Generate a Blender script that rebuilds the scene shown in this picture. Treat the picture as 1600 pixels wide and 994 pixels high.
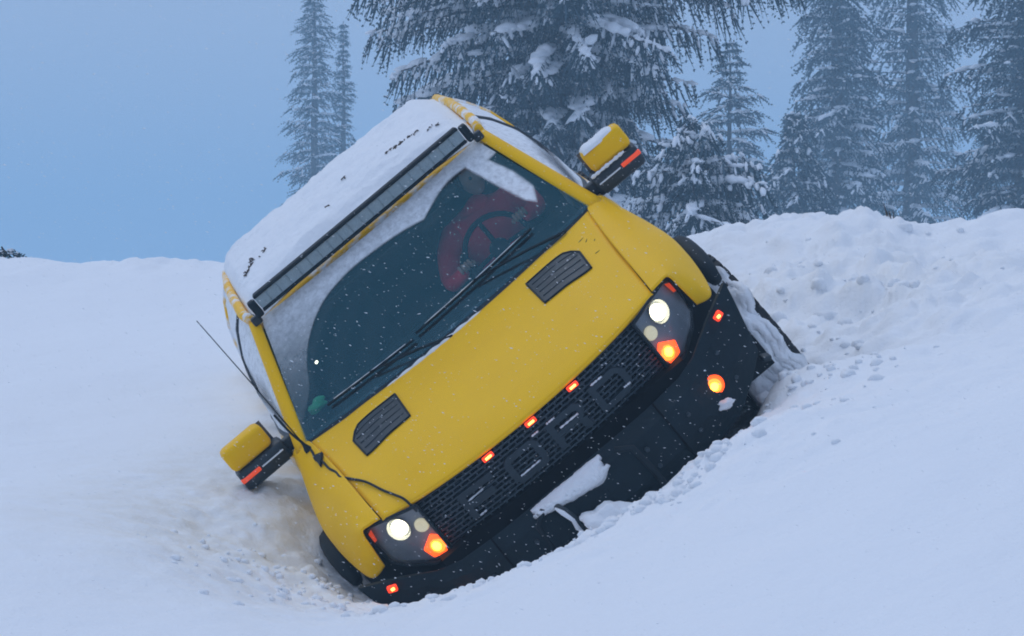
import bpy, bmesh, math, random
import numpy as np
from mathutils import Vector, Matrix

for o in list(bpy.data.objects):
    bpy.data.objects.remove(o)
scene = bpy.context.scene
COL = scene.collection
rnd = random.Random(7)

# ------------------------------------------------------------------ camera
CAM_H = 1.6
cam_d = bpy.data.cameras.new('camera')
cam_d.sensor_width = 36.0
cam_d.lens = 36.0 * 4600 / 1600
cam_d.clip_start = 0.1
cam_d.clip_end = 3000
cam = bpy.data.objects.new('camera', cam_d)
cam.location = (0, 0, CAM_H)
cam.rotation_euler = (math.radians(90 - 1.0), 0, 0)
COL.objects.link(cam)
scene.camera = cam

# ------------------------------------------------------------------ sky, sun, exposure
SUN_EL, SUN_AZ = math.radians(60), math.radians(135)     # high veiled sun, from beyond the truck's left
world = bpy.data.worlds.new('World')
scene.world = world
world.use_nodes = True
wn, wl = world.node_tree.nodes, world.node_tree.links
wn.clear()
w_out = wn.new('ShaderNodeOutputWorld')
w_mix = wn.new('ShaderNodeMixShader')
w_sky_bg = wn.new('ShaderNodeBackground')
w_cloud = wn.new('ShaderNodeBackground')
sky = wn.new('ShaderNodeTexSky')
sky.sky_type = 'NISHITA'
sky.sun_disc = False
sky.sun_elevation = SUN_EL
sky.sun_rotation = math.pi + SUN_AZ
wl.new(sky.outputs[0], w_sky_bg.inputs[0])
w_sky_bg.inputs[1].default_value = 0.08
w_cloud.inputs[0].default_value = (0.44, 0.54, 0.775, 1)    # even snow cloud at dusk
w_cloud.inputs[1].default_value = 0.95
w_mix.inputs[0].default_value = 0.9
wl.new(w_sky_bg.outputs[0], w_mix.inputs[1])
wl.new(w_cloud.outputs[0], w_mix.inputs[2])
wl.new(w_mix.outputs[0], w_out.inputs[0])

sun_d = bpy.data.lights.new('sun', 'SUN')
sun_d.energy = 0.86
sun_d.angle = math.radians(50)
sun_d.color = (0.94, 0.96, 1.0)
sun = bpy.data.objects.new('sun', sun_d)
dirv = Vector((-math.sin(SUN_AZ) * math.cos(SUN_EL), -math.cos(SUN_AZ) * math.cos(SUN_EL), math.sin(SUN_EL)))
sun.rotation_euler = dirv.to_track_quat('Z', 'Y').to_euler()
sun.location = (0, 0, 30)
COL.objects.link(sun)

scene.view_settings.view_transform = 'Standard'
scene.view_settings.look = 'None'
scene.view_settings.exposure = 0.0
scene.view_settings.gamma = 1.0
scene.view_settings.use_curve_mapping = False
scene.render.engine = 'CYCLES'
scene.cycles.use_denoising = True
scene.cycles.max_bounces = 6
scene.cycles.transparent_max_bounces = 24
scene.cycles.volume_bounces = 1
scene.cycles.filter_width = 1.9

# ------------------------------------------------------------------ materials
MAT = {}
def mat(name, color, rough=0.5, metal=0.0, spec=0.5, coat=0.0, emit=None, estr=0.0, bump=0.0, bscale=30.0, var=0.0, vscale=6.0):
    m = bpy.data.materials.new(name)
    m.use_nodes = True
    n, l = m.node_tree.nodes, m.node_tree.links
    b = n['Principled BSDF']
    b.inputs['Base Color'].default_value = (*color, 1)
    b.inputs['Roughness'].default_value = rough
    b.inputs['Metallic'].default_value = metal
    b.inputs['Specular IOR Level'].default_value = spec
    b.inputs['Coat Weight'].default_value = coat
    if emit:
        b.inputs['Emission Color'].default_value = (*emit, 1)
        b.inputs['Emission Strength'].default_value = estr
    tc = n.new('ShaderNodeTexCoord')
    if var:
        nz = n.new('ShaderNodeTexNoise'); nz.inputs['Scale'].default_value = vscale; nz.inputs['Detail'].default_value = 6
        l.new(tc.outputs['Object'], nz.inputs['Vector'])
        mx = n.new('ShaderNodeMix'); mx.data_type = 'RGBA'
        mx.inputs[6].default_value = (*[max(0, c * (1 - var)) for c in color], 1)
        mx.inputs[7].default_value = (*[min(1, c * (1 + var)) for c in color], 1)
        l.new(nz.outputs['Fac'], mx.inputs[0]); l.new(mx.outputs[2], b.inputs['Base Color'])
    if bump:
        nz = n.new('ShaderNodeTexNoise'); nz.inputs['Scale'].default_value = bscale; nz.inputs['Detail'].default_value = 5
        l.new(tc.outputs['Object'], nz.inputs['Vector'])
        bp = n.new('ShaderNodeBump'); bp.inputs['Strength'].default_value = bump; bp.inputs['Distance'].default_value = 0.02
        l.new(nz.outputs['Fac'], bp.inputs['Height']); l.new(bp.outputs[0], b.inputs['Normal'])
    MAT[name] = m
    return m

def add_snow_cover(m, lo, hi, scale, zweight=0.0):
    """wind-blown snow sticking to a surface in patches (noise threshold in object space)"""
    n, l = m.node_tree.nodes, m.node_tree.links
    b = n['Principled BSDF']; out = n['Material Output']
    s = n.new('ShaderNodeBsdfPrincipled'); s.inputs['Base Color'].default_value = (0.86, 0.88, 0.91, 1); s.inputs['Roughness'].default_value = 0.7
    s.inputs['Specular IOR Level'].default_value = 0.2
    tc = n.new('ShaderNodeTexCoord'); nz = n.new('ShaderNodeTexNoise')
    nz.inputs['Scale'].default_value = scale; nz.inputs['Detail'].default_value = 8; nz.inputs['Roughness'].default_value = 0.65
    l.new(tc.outputs['Object'], nz.inputs['Vector'])
    mr = n.new('ShaderNodeMapRange'); mr.inputs[1].default_value = lo; mr.inputs[2].default_value = hi
    l.new(nz.outputs['Fac'], mr.inputs[0])
    mx = n.new('ShaderNodeMixShader')
    l.new(mr.outputs[0], mx.inputs[0]); l.new(b.outputs[0], mx.inputs[1]); l.new(s.outputs[0], mx.inputs[2])
    l.new(mx.outputs[0], out.inputs[0])

YELLOW = (0.98, 0.53, 0.001)
mat('yellow_paint', YELLOW, rough=0.45, spec=0.10, var=0.07, vscale=3.0, bump=0.02, bscale=90)
add_snow_cover(MAT['yellow_paint'], 0.67, 0.86, 24)
mat('yellow_snowy', YELLOW, rough=0.45, spec=0.18)
add_snow_cover(MAT['yellow_snowy'], 0.38, 0.55, 5)
mat('yellow_half', YELLOW, rough=0.45, spec=0.18)
add_snow_cover(MAT['yellow_half'], 0.48, 0.62, 9)
mat('black_plastic', (0.006, 0.013, 0.018), rough=0.65, spec=0.25, var=0.3, bump=0.15, bscale=60)
mat('black_dusted', (0.008, 0.018, 0.026), rough=0.5, bump=0.1, bscale=40)
add_snow_cover(MAT['black_dusted'], 0.62, 0.82, 26)
mat('bumper_steel', (0.004, 0.013, 0.019), rough=0.65, spec=0.22, var=0.5, vscale=7, bump=0.35, bscale=35)
add_snow_cover(MAT['bumper_steel'], 0.69, 0.92, 19)
mat('grille_plastic', (0.018, 0.036, 0.050), rough=0.5)
mat('letter_plastic', (0.010, 0.023, 0.033), rough=0.6)
mat('dark_void', (0.004, 0.004, 0.005), rough=0.9, spec=0.1)
mat('rubber', (0.016, 0.017, 0.019), rough=0.8, bump=0.3, bscale=25)
mat('rim_metal', (0.12, 0.12, 0.13), rough=0.4, metal=0.7)
mat('reflector', (0.20, 0.23, 0.26), rough=0.6, metal=0.1, var=0.35, vscale=14)
mat('dark_trim', (0.010, 0.014, 0.017), rough=0.8, spec=0.2)
mat('seat_cloth', (0.012, 0.017, 0.020), rough=0.9, spec=0.1)
mat('red_jacket', (0.90, 0.015, 0.05), rough=0.85, var=0.15, vscale=10)
mat('skin', (0.45, 0.25, 0.18), rough=0.6)
mat('hair', (0.02, 0.014, 0.010), rough=0.8)
mat('trousers', (0.02, 0.025, 0.04), rough=0.9)
mat('green_cloth', (0.02, 0.30, 0.12), rough=0.8)
mat('bar_lens', (0.27, 0.35, 0.39), rough=0.25, var=0.2, vscale=40, bump=0.3, bscale=120)
mat('headlamp_on', (1, 1, 1), emit=(1.0, 0.84, 0.52), estr=11.0)
mat('headlamp_dim', (0.6, 0.58, 0.45), rough=0.3, emit=(1.0, 0.85, 0.45), estr=0.35)
mat('amber_lens', (0.7, 0.08, 0.01), rough=0.3, emit=(1.0, 0.085, 0.010), estr=2.2)
mat('amber_glow', (0.9, 0.2, 0.03), rough=0.3, emit=(1.0, 0.19, 0.016), estr=3.2)
mat('amber_bulb', (1, 0.5, 0.1), emit=(1.0, 0.32, 0.014), estr=20)
mat('red_lens', (0.6, 0.03, 0.01), rough=0.3, emit=(1.0, 0.055, 0.01), estr=1.2)
mat('red_bulb', (1, 0.3, 0.1), emit=(1.0, 0.30, 0.05), estr=8)
mat('signal_lens', (0.62, 0.06, 0.02), rough=0.35, emit=(1.0, 0.09, 0.02), estr=0.45)
mat('spot_glow', (1, 1, 0.9), emit=(1.0, 0.95, 0.7), estr=3.0)  # emission for the added bright spot behind the windshield
mat('bark', (0.055, 0.042, 0.035), rough=0.95, var=0.4, vscale=12, bump=0.6, bscale=30)
mat('needles', (0.005, 0.028, 0.038), rough=0.7, spec=0.25, var=0.35, vscale=3)
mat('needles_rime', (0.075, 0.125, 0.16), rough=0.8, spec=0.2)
mat('twig_wood', (0.07, 0.05, 0.035), rough=0.9)

def snow_mat(name, dirt=False, bump=0.35, bscale=18.0):
    m = mat(name, (0.86, 0.885, 0.915), rough=0.75, spec=0.2)
    n, l = m.node_tree.nodes, m.node_tree.links
    b = n['Principled BSDF']
    b.inputs['Subsurface Weight'].default_value = 0.0
    geo = n.new('ShaderNodeNewGeometry')
    hs = []
    for sc, st in ((bscale, 1.0), (bscale * 4.3, 0.4), (bscale * 13, 0.16)):
        nz = n.new('ShaderNodeTexNoise'); nz.inputs['Scale'].default_value = sc; nz.inputs['Detail'].default_value = 4
        l.new(geo.outputs['Position'], nz.inputs['Vector'])
        mu = n.new('ShaderNodeMath'); mu.operation = 'MULTIPLY'; mu.inputs[1].default_value = st
        l.new(nz.outputs['Fac'], mu.inputs[0]); hs.append(mu)
    a = n.new('ShaderNodeMath'); a.operation = 'ADD'; l.new(hs[0].outputs[0], a.inputs[0]); l.new(hs[1].outputs[0], a.inputs[1])
    a2 = n.new('ShaderNodeMath'); a2.operation = 'ADD'; l.new(a.outputs[0], a2.inputs[0]); l.new(hs[2].outputs[0], a2.inputs[1])
    bp = n.new('ShaderNodeBump'); bp.inputs['Strength'].default_value = bump; bp.inputs['Distance'].default_value = 0.03
    l.new(a2.outputs[0], bp.inputs['Height']); l.new(bp.outputs[0], b.inputs['Normal'])
    if dirt:
        at = n.new('ShaderNodeAttribute'); at.attribute_name = 'grit'
        nz = n.new('ShaderNodeTexNoise'); nz.inputs['Scale'].default_value = 5.5; nz.inputs['Detail'].default_value = 9; nz.inputs['Roughness'].default_value = 0.7
        l.new(geo.outputs['Position'], nz.inputs['Vector'])
        mr = n.new('ShaderNodeMapRange'); mr.inputs[1].default_value = 0.34; mr.inputs[2].default_value = 0.74
        l.new(nz.outputs['Fac'], mr.inputs[0])
        mu = n.new('ShaderNodeMath'); mu.operation = 'MULTIPLY'; l.new(mr.outputs[0], mu.inputs[0]); l.new(at.outputs['Fac'], mu.inputs[1])
        mx = n.new('ShaderNodeMix'); mx.data_type = 'RGBA'
        mx.inputs[6].default_value = (0.86, 0.885, 0.915, 1); mx.inputs[7].default_value = (0.70, 0.62, 0.46, 1)
        l.new(mu.outputs[0], mx.inputs[0]); l.new(mx.outputs[2], b.inputs['Base Color'])
    return m
snow_mat('snow_field', dirt=True, bump=0.40, bscale=9)
snow_mat('snow_clump', bump=0.4, bscale=30)
snow_mat('snow_tree', bump=0.2, bscale=20)

def glass_mat(name, tint, refl=(0.9, 0.9, 0.9), rough=0.03, ior=1.5):
    m = bpy.data.materials.new(name); m.use_nodes = True
    n, l = m.node_tree.nodes, m.node_tree.links; n.clear()
    out = n.new('ShaderNodeOutputMaterial'); mx = n.new('ShaderNodeMixShader')
    t = n.new('ShaderNodeBsdfTransparent'); t.inputs[0].default_value = (*tint, 1)
    g = n.new('ShaderNodeBsdfGlossy'); g.inputs['Roughness'].default_value = rough; g.inputs[0].default_value = (*refl, 1)
    lw = n.new('ShaderNodeLayerWeight'); lw.inputs[0].default_value = 0.5
    pw = n.new('ShaderNodeMath'); pw.operation = 'POWER'; pw.inputs[1].default_value = 5.0; l.new(lw.outputs['Facing'], pw.inputs[0])
    f0 = ((ior - 1) / (ior + 1)) ** 2
    f = n.new('ShaderNodeMapRange'); f.inputs[3].default_value = f0; f.inputs[4].default_value = 1.0; l.new(pw.outputs[0], f.inputs[0])
    l.new(f.outputs[0], mx.inputs[0]); l.new(t.outputs[0], mx.inputs[1]); l.new(g.outputs[0], mx.inputs[2]); l.new(mx.outputs[0], out.inputs[0])
    MAT[name] = m
glass_mat('windshield_glass', (0.86, 0.95, 0.97), (0.22, 0.82, 1.0), 0.10, 1.85)
glass_mat('side_glass', (0.45, 0.52, 0.56), (1, 1, 1), 0.05)
glass_mat('lens_glass', (0.93, 0.95, 0.96), (0.6, 0.6, 0.6), 0.12)

def frost_mat(name):
    m = bpy.data.materials.new(name); m.use_nodes = True
    n, l = m.node_tree.nodes, m.node_tree.links; n.clear()
    out = n.new('ShaderNodeOutputMaterial'); mx = n.new('ShaderNodeMixShader')
    t = n.new('ShaderNodeBsdfTransparent')
    s = n.new('ShaderNodeBsdfPrincipled'); s.inputs['Base Color'].default_value = (0.84, 0.87, 0.90, 1); s.inputs['Roughness'].default_value = 0.7
    at = n.new('ShaderNodeAttribute'); at.attribute_name = 'cover'
    tc = n.new('ShaderNodeTexCoord'); nz = n.new('ShaderNodeTexNoise'); nz.inputs['Scale'].default_value = 30; nz.inputs['Detail'].default_value = 8; nz.inputs['Roughness'].default_value = 0.7
    l.new(tc.outputs['Object'], nz.inputs['Vector'])
    mr = n.new('ShaderNodeMapRange'); mr.inputs[1].default_value = 0.3; mr.inputs[2].default_value = 0.7; mr.inputs[3].default_value = 0.72; mr.inputs[4].default_value = 1.28
    l.new(nz.outputs['Fac'], mr.inputs[0])
    ad = n.new('ShaderNodeMath'); ad.operation = 'MULTIPLY'; l.new(at.outputs['Fac'], ad.inputs[0]); l.new(mr.outputs[0], ad.inputs[1])
    gt = n.new('ShaderNodeMath'); gt.operation = 'GREATER_THAN'; gt.inputs[1].default_value = 0.004; l.new(at.outputs['Fac'], gt.inputs[0])
    mu = n.new('ShaderNodeMath'); mu.operation = 'MULTIPLY'; mu.use_clamp = True; l.new(ad.outputs[0], mu.inputs[0]); l.new(gt.outputs[0], mu.inputs[1])
    l.new(mu.outputs[0], mx.inputs[0]); l.new(t.outputs[0], mx.inputs[1]); l.new(s.outputs[0], mx.inputs[2]); l.new(mx.outputs[0], out.inputs[0])
    MAT[name] = m
frost_mat('frost')

# ------------------------------------------------------------------ mesh helpers
def mesh_obj(name, verts, faces, material, parent=None, smooth=False, matrix=None):
    me = bpy.data.meshes.new(name)
    me.from_pydata([tuple(v) for v in verts], [], faces)
    me.materials.append(MAT[material] if isinstance(material, str) else material)
    if smooth:
        me.polygons.foreach_set('use_smooth', [True] * len(me.polygons))
    me.update()
    o = bpy.data.objects.new(name, me)
    COL.objects.link(o)
    if parent: o.parent = parent
    return o

def np_mesh(name, V, F, mats, mat_idx=None, parent=None, smooth=False):
    """V (n,3), F (m,k) numpy"""
    me = bpy.data.meshes.new(name)
    m, k = F.shape
    me.vertices.add(len(V)); me.vertices.foreach_set('co', np.ascontiguousarray(V, dtype=np.float32).ravel())
    me.loops.add(m * k); me.loops.foreach_set('vertex_index', np.ascontiguousarray(F, dtype=np.int32).ravel())
    me.polygons.add(m); me.polygons.foreach_set('loop_start', np.arange(0, m * k, k, dtype=np.int32))
    for q in mats: me.materials.append(MAT[q])
    if mat_idx is not None: me.polygons.foreach_set('material_index', np.ascontiguousarray(mat_idx, dtype=np.int32))
    if smooth: me.polygons.foreach_set('use_smooth', np.ones(m, dtype=bool))
    me.update(calc_edges=True)
    o = bpy.data.objects.new(name, me); COL.objects.link(o)
    if parent: o.parent = parent
    return o

def tag(o, label, cat=None, group=None, kind=None):
    o['label'] = label
    if cat: o['category'] = cat
    if group: o['group'] = group
    if kind: o['kind'] = kind
    return o

def empty(name, parent=None):
    o = bpy.data.objects.new(name, None); o.empty_display_size = 0.1
    COL.objects.link(o)
    if parent: o.parent = parent
    return o

def solidify(o, t, offset=-1):
    m = o.modifiers.new('solid', 'SOLIDIFY'); m.thickness = t; m.offset = offset
    return o
def bevel(o, w, seg=2):
    m = o.modifiers.new('bevel', 'BEVEL'); m.width = w; m.segments = seg; m.limit_method = 'ANGLE'; m.angle_limit = math.radians(35)
    return o
def subsurf(o, n):
    m = o.modifiers.new('sub', 'SUBSURF'); m.levels = n; m.render_levels = n
    return o

def grid(name, fn, nu, nv, material, parent=None, smooth=True, thick=0.0):
    """fn(u, v) -> (x, y, z), u, v in 0..1"""
    V = [fn(i / nu, j / nv) for j in range(nv + 1) for i in range(nu + 1)]
    F = [(j * (nu + 1) + i, j * (nu + 1) + i + 1, (j + 1) * (nu + 1) + i + 1, (j + 1) * (nu + 1) + i) for j in range(nv) for i in range(nu)]
    o = mesh_obj(name, V, F, material, parent, smooth)
    if thick: solidify(o, thick)
    return o

def cat(pts, t):
    """Catmull-Rom through a list of tuples, t in 0..1"""
    n = len(pts) - 1
    s = min(max(t, 0), 1) * n
    i = min(int(s), n - 1); f = s - i
    P = [np.array(pts[min(max(i + k, 0), n)], float) for k in (-1, 0, 1, 2)]
    return 0.5 * (2 * P[1] + (P[2] - P[0]) * f + (2 * P[0] - 5 * P[1] + 4 * P[2] - P[3]) * f * f + (3 * P[1] - P[0] - 3 * P[2] + P[3]) * f ** 3)

def loft(name, rows, nu, nv, material, parent=None, thick=0.0, mirror=1, smooth=True):
    """rows: list of rows of control points; smooth in both directions"""
    def fn(u, v):
        row = [cat([r[k] for r in rows], v) for k in range(len(rows[0]))]
        p = cat(row, u)
        return (p[0] * mirror, p[1], p[2])
    o = grid(name, fn, nu, nv, material, parent, smooth)
    if thick: solidify(o, thick, 0)
    return o

def box(name, c, s, material, parent=None, bev=0.0, rot=None, taper=None):
    x, y, z = [q / 2 for q in s]
    V = [(-x, -y, -z), (x, -y, -z), (x, y, -z), (-x, y, -z), (-x, -y, z), (x, -y, z), (x, y, z), (-x, y, z)]
    if taper: V = [(a * (taper if k > 0 else 1), b * (taper if k > 0 else 1), k) for a, b, k in V]
    if rot is not None:
        R = Matrix.Rotation(rot[0], 3, 'X') if not isinstance(rot, Matrix) else rot
        if not isinstance(rot, Matrix):
            R = Matrix.Rotation(rot[2], 3, 'Z') @ Matrix.Rotation(rot[1], 3, 'Y') @ Matrix.Rotation(rot[0], 3, 'X')
        V = [R @ Vector(v) for v in V]
    V = [(v[0] + c[0], v[1] + c[1], v[2] + c[2]) for v in V]
    F = [(3, 2, 1, 0), (4, 5, 6, 7), (0, 1, 5, 4), (1, 2, 6, 5), (2, 3, 7, 6), (3, 0, 4, 7)]
    o = mesh_obj(name, V, F, material, parent)
    if bev: bevel(o, bev); o.data.polygons.foreach_set('use_smooth', [True] * 6)
    return o

def prism(name, poly, thick, material, parent=None, bev=0.0, direction=(0, 1, 0)):
    """closed polygon of 3D points extruded along direction"""
    n = len(poly); d = Vector(direction) * thick
    V = [Vector(p) for p in poly] + [Vector(p) + d for p in poly]
    F = [tuple(range(n)), tuple(range(2 * n - 1, n - 1, -1))] + [(i, i + n, (i + 1) % n + n, (i + 1) % n) for i in range(n)]
    o = mesh_obj(name, V, F, material, parent)
    bm = bmesh.new(); bm.from_mesh(o.data); bmesh.ops.recalc_face_normals(bm, faces=bm.faces); bm.to_mesh(o.data); bm.free()
    if bev: bevel(o, bev)
    return o

def tube_data(pts, rad, seg=8, cap=True):
    pts = [Vector(p) for p in pts]; n = len(pts)
    rads = rad if isinstance(rad, (list, tuple)) else [rad] * n
    V, F = [], []
    ref = Vector((0.3, 0.2, 0.93)).normalized()
    for i, p in enumerate(pts):
        t = (pts[min(i + 1, n - 1)] - pts[max(i - 1, 0)]).normalized()
        a = t.cross(ref)
        if a.length < 0.05: a = t.cross(Vector((1, 0, 0)))
        a.normalize(); b = t.cross(a)
        for k in range(seg):
            th = 2 * math.pi * k / seg
            V.append(p + (a * math.cos(th) + b * math.sin(th)) * rads[i])
    for i in range(n - 1):
        for k in range(seg):
            F.append((i * seg + k, i * seg + (k + 1) % seg, (i + 1) * seg + (k + 1) % seg, (i + 1) * seg + k))
    if cap:
        F.append(tuple(range(seg - 1, -1, -1))); F.append(tuple(range((n - 1) * seg, n * seg)))
    return V, F
def tube(name, pts, rad, material, parent=None, seg=8, smooth=True):
    V, F = tube_data(pts, rad, seg)
    return mesh_obj(name, V, F, material, parent, smooth)

def lathe(name, prof, center, axis, material, parent=None, seg=32, smooth=True):
    """prof: list of (radius, along)"""
    ax = Vector(axis).normalized(); a = ax.orthogonal().normalized(); b = ax.cross(a); c = Vector(center)
    V = [c + ax * h + (a * math.cos(2 * math.pi * k / seg) + b * math.sin(2 * math.pi * k / seg)) * r for r, h in prof for k in range(seg)]
    F = [(i * seg + k, i * seg + (k + 1) % seg, (i + 1) * seg + (k + 1) % seg, (i + 1) * seg + k) for i in range(len(prof) - 1) for k in range(seg)]
    return mesh_obj(name, V, F, material, parent, smooth)

# numpy value noise (smooth, repeatable)
_tab = np.random.RandomState(5).rand(256, 256).astype(np.float64)
def vnoise(x, y):
    xi = np.floor(x).astype(int); yi = np.floor(y).astype(int)
    fx = x - xi; fy = y - yi
    fx = fx * fx * fx * (fx * (fx * 6 - 15) + 10); fy = fy * fy * fy * (fy * (fy * 6 - 15) + 10)
    g = lambda a, b: _tab[a & 255, b & 255]
    return (g(xi, yi) * (1 - fx) + g(xi + 1, yi) * fx) * (1 - fy) + (g(xi, yi + 1) * (1 - fx) + g(xi + 1, yi + 1) * fx) * fy - 0.5
def fbm(x, y, octv=4, lac=2.1, gain=0.5):
    r = 0; a = 1.0
    c, s = math.cos(0.6), math.sin(0.6)
    for _ in range(octv):
        r = r + a * vnoise(x, y); x, y = (c * x - s * y) * lac + 17.3, (s * x + c * y) * lac + 9.1; a *= gain
    return r
def sstep(a, b, x):
    t = np.clip((x - a) / (b - a), 0, 1)
    return t * t * (3 - 2 * t)

# ------------------------------------------------------------------ where the truck lies (rolled and nose down in the bank)
TX = Vector((0.76711, 0.03151, 0.64074)); TY = Vector((-0.17031, 0.97295, 0.15606)); TZ = Vector((-0.61849, -0.22884, 0.75173))
TO = Vector((0.83084, 14.2735, -0.04207))
TRUCK_M = Matrix(((TX.x, TY.x, TZ.x, TO.x), (TX.y, TY.y, TZ.y, TO.y), (TX.z, TY.z, TZ.z, TO.z), (0, 0, 0, 1)))
def tw(x, y, z):
    return TRUCK_M @ Vector((x, y, z))

# ------------------------------------------------------------------ snow ground
def survey(az, drop, dist):
    """a surveyed ground point: bearing and drop as slopes x 4600, at a distance"""
    return ((az - 800) / 4600 * dist, dist, CAM_H - (drop - 417) / 4600 * dist)
SURV = [survey(*p) for p in [
    # open snow on the left, rising to a low crest
    (0, 994, 12), (250, 994, 12.1), (480, 994, 12.3), (-400, 994, 12), (0, 760, 15.5), (200, 760, 15.4), (0, 600, 19), (250, 600, 19), (-500, 620, 18.5),
    (0, 480, 23), (300, 470, 23.2), (-500, 480, 23), (0, 417, 26), (160, 415, 26), (330, 415, 26), (520, 416, 26), (-500, 412, 26), (800, 416, 26),
    (330, 740, 15.7), (300, 880, 13.6), (430, 800, 15.2), (455, 850, 14.95), (400, 940, 13.6), (490, 918, 14.4), (530, 912, 14.75), (380, 660, 17.2), (420, 560, 19.5),
    # crest of loose snow pushed up in front of the bumper
    (575, 972, 13.5), (660, 952, 13.45), (740, 928, 13.4), (840, 898, 13.35), (920, 846, 13.3), (1000, 798, 13.3), (1060, 776, 13.3), (1110, 724, 13.4), (1160, 674, 13.5),
    # bank sloping toward the camera on the right
    (600, 1004, 12.3), (800, 994, 11.8), (1000, 994, 11.3), (1300, 994, 10.8), (1600, 994, 10.3), (2100, 994, 10), (900, 900, 12.6), (1100, 850, 12.4), (1300, 800, 12.2), (1600, 800, 11.6), (2100, 780, 11.4),
    (1250, 640, 13.7), (1450, 640, 13.2), (1600, 620, 12.9), (2100, 600, 12.6),
    (1215, 600, 14.6), (1275, 575, 15.1), (1350, 530, 15.3), (1450, 490, 15.4), (1600, 480, 15), (2100, 450, 15),
    (1180, 480, 16.6), (1140, 420, 17.8), (1300, 440, 17), (1450, 410, 17.4), (1600, 400, 17),
    (1060, 385, 20), (1100, 372, 20), (1180, 350, 19.5), (1250, 352, 19.5), (1320, 370, 19.5), (1400, 358, 19), (1500, 358, 19), (1545, 352, 18.8), (1600, 335, 18.5), (2000, 320, 18.5), (2300, 330, 18.5),
    (900, 430, 21)]]
SURV += [(-6, 30, 1.0), (-2, 30, 0.95), (1, 27, 1.0), (3, 24, 1.1), (5, 24, 1.1), (2, 30, 0.9), (6, 30, 0.9), (7.5, 23, 1.1), (-6.5, 8, 0.0), (0, 8, -0.1), (3, 7.5, -0.05), (6, 8, 0.1)]
for p in [(0, 0.3, 0.30), (-0.6, 0.3, 0.42), (0.6, 0.3, 0.25), (1.0, 0.5, 0.12), (0, 2, 0.3), (-0.75, 2, 0.85), (0.9, 1.5, 0.2), (0.9, 3, 0.2), (0, 4, 0.35), (-0.85, 4, 1.0), (0.9, 5, 0.2), (-0.9, 0.95, 0.74)]:
    SURV.append(tuple(tw(*p)))
SURV = np.array(SURV)
def tps_fit(P, lam=0.002):
    n = len(P); d = np.hypot(P[:, 0][:, None] - P[:, 0], P[:, 1][:, None] - P[:, 1])
    K = np.where(d > 0, d * d * np.log(d + 1e-12), 0) + lam * np.eye(n)
    Q = np.c_[np.ones(n), P[:, :2]]
    A = np.block([[K, Q], [Q.T, np.zeros((3, 3))]])
    return np.linalg.solve(A, np.r_[P[:, 2], 0, 0, 0])
TPSW = tps_fit(SURV)
def ground_base(x, y):
    x = np.asarray(x, float); y = np.asarray(y, float)
    xc = np.clip(x, -5.0, 6.0); yc = np.clip(y, 8, 29)
    z = TPSW[-3] + TPSW[-2] * xc + TPSW[-1] * yc
    for i, p in enumerate(SURV):
        d2 = (xc - p[0]) ** 2 + (yc - p[1]) ** 2 + 1e-9
        z = z + TPSW[i] * 0.5 * d2 * np.log(d2)
    z = np.clip(z, -0.9, 2.4)
    far = sstep(29, 45, y)
    return z * (1 - far) + 0.75 * far
def rough_mask(x, y):
    """loose broken snow around the truck and on the bank's top"""
    m = np.exp(-(((x - 0.2) / 1.5) ** 2 + ((y - 13.6) / 0.8) ** 2)) * 0.9
    m = np.maximum(m, np.exp(-(((x - 2.1) / 1.1) ** 2 + ((y - 16.6) / 2.0) ** 2)) * 1.0)
    m = np.maximum(m, np.exp(-(((x + 1.2) / 0.8) ** 2 + ((y - 14.6) / 1.3) ** 2)) * 0.75)
    m = np.maximum(m, np.exp(-((y - 19.3) / 1.2) ** 2) * sstep(0.8, 1.6, x) * 0.7)
    return m
def ground_z(x, y):
    x = np.asarray(x, float); y = np.asarray(y, float)
    near = 1 - sstep(40, 80, np.abs(y)) 
    z = ground_base(x, y)
    z = z + near * (0.05 * fbm(x * 0.5, y * 0.35, 3) + 0.020 * fbm(x * 2.3 + 5, y * 1.8, 4))
    z = z + near * 0.010 * np.abs(fbm(x * 1.1 + 0.6 * y + 3, y * 2.4 - 0.5 * x, 4, 2.2, 0.55)) * (1 - sstep(22, 30, y))
    m = rough_mask(x, y)
    f1 = fbm(x * 3.2 + 31, y * 3.2 + 3, 5, 2.2, 0.55)
    bank = np.exp(-(((x - 2.1) / 1.2) ** 2 + ((y - 16.4) / 2.2) ** 2)) + 0.5 * np.exp(-((y - 19.2) / 1.2) ** 2) * sstep(0.8, 1.6, x)
    z = z + bank * (0.19 * fbm(x * 1.9 + 8, y * 1.5 + 4, 4, 2.1, 0.5) + 0.13 * np.abs(fbm(x * 3.6, y * 3.2 + 9, 4, 2.2, 0.55)))
    f2 = fbm(x * 11 + 3, y * 11 + 7, 3, 2.2, 0.6)
    z = z + m * (0.085 * f1 + 0.035 * f2 + 0.03 * np.abs(f2))
    crest = np.exp(-((y - 26) / 1.5) ** 2) * (1 - sstep(0, 2, x))
    z = z + crest * 0.10 * fbm(x * 1.4 + 2, y * 1.2, 4, 2.2, 0.6)
    z = z + crest * 0.12 * np.clip(fbm(x * 3.1 + 12, y * 0.9, 4, 2.2, 0.6) - 0.10, 0, 1)
    return z
def axis_pts(segs, lo, hi):
    out = [segs[0][0]]
    for a, b, s in segs:
        n = max(1, int(round((b - a) / s))); out += list(np.linspace(a, b, n + 1)[1:])
    st = segs[-1][2]; x = out[-1]
    while x < hi: st *= 1.35; x += st; out.append(x)
    st = segs[0][2]; x = out[0]
    while x > lo: st *= 1.35; x -= st; out.insert(0, x)
    return np.array(out)
gx = axis_pts([(-5, -1.7, 0.05), (-1.7, 2.6, 0.024), (2.6, 6, 0.05)], -900, 900)
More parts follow.
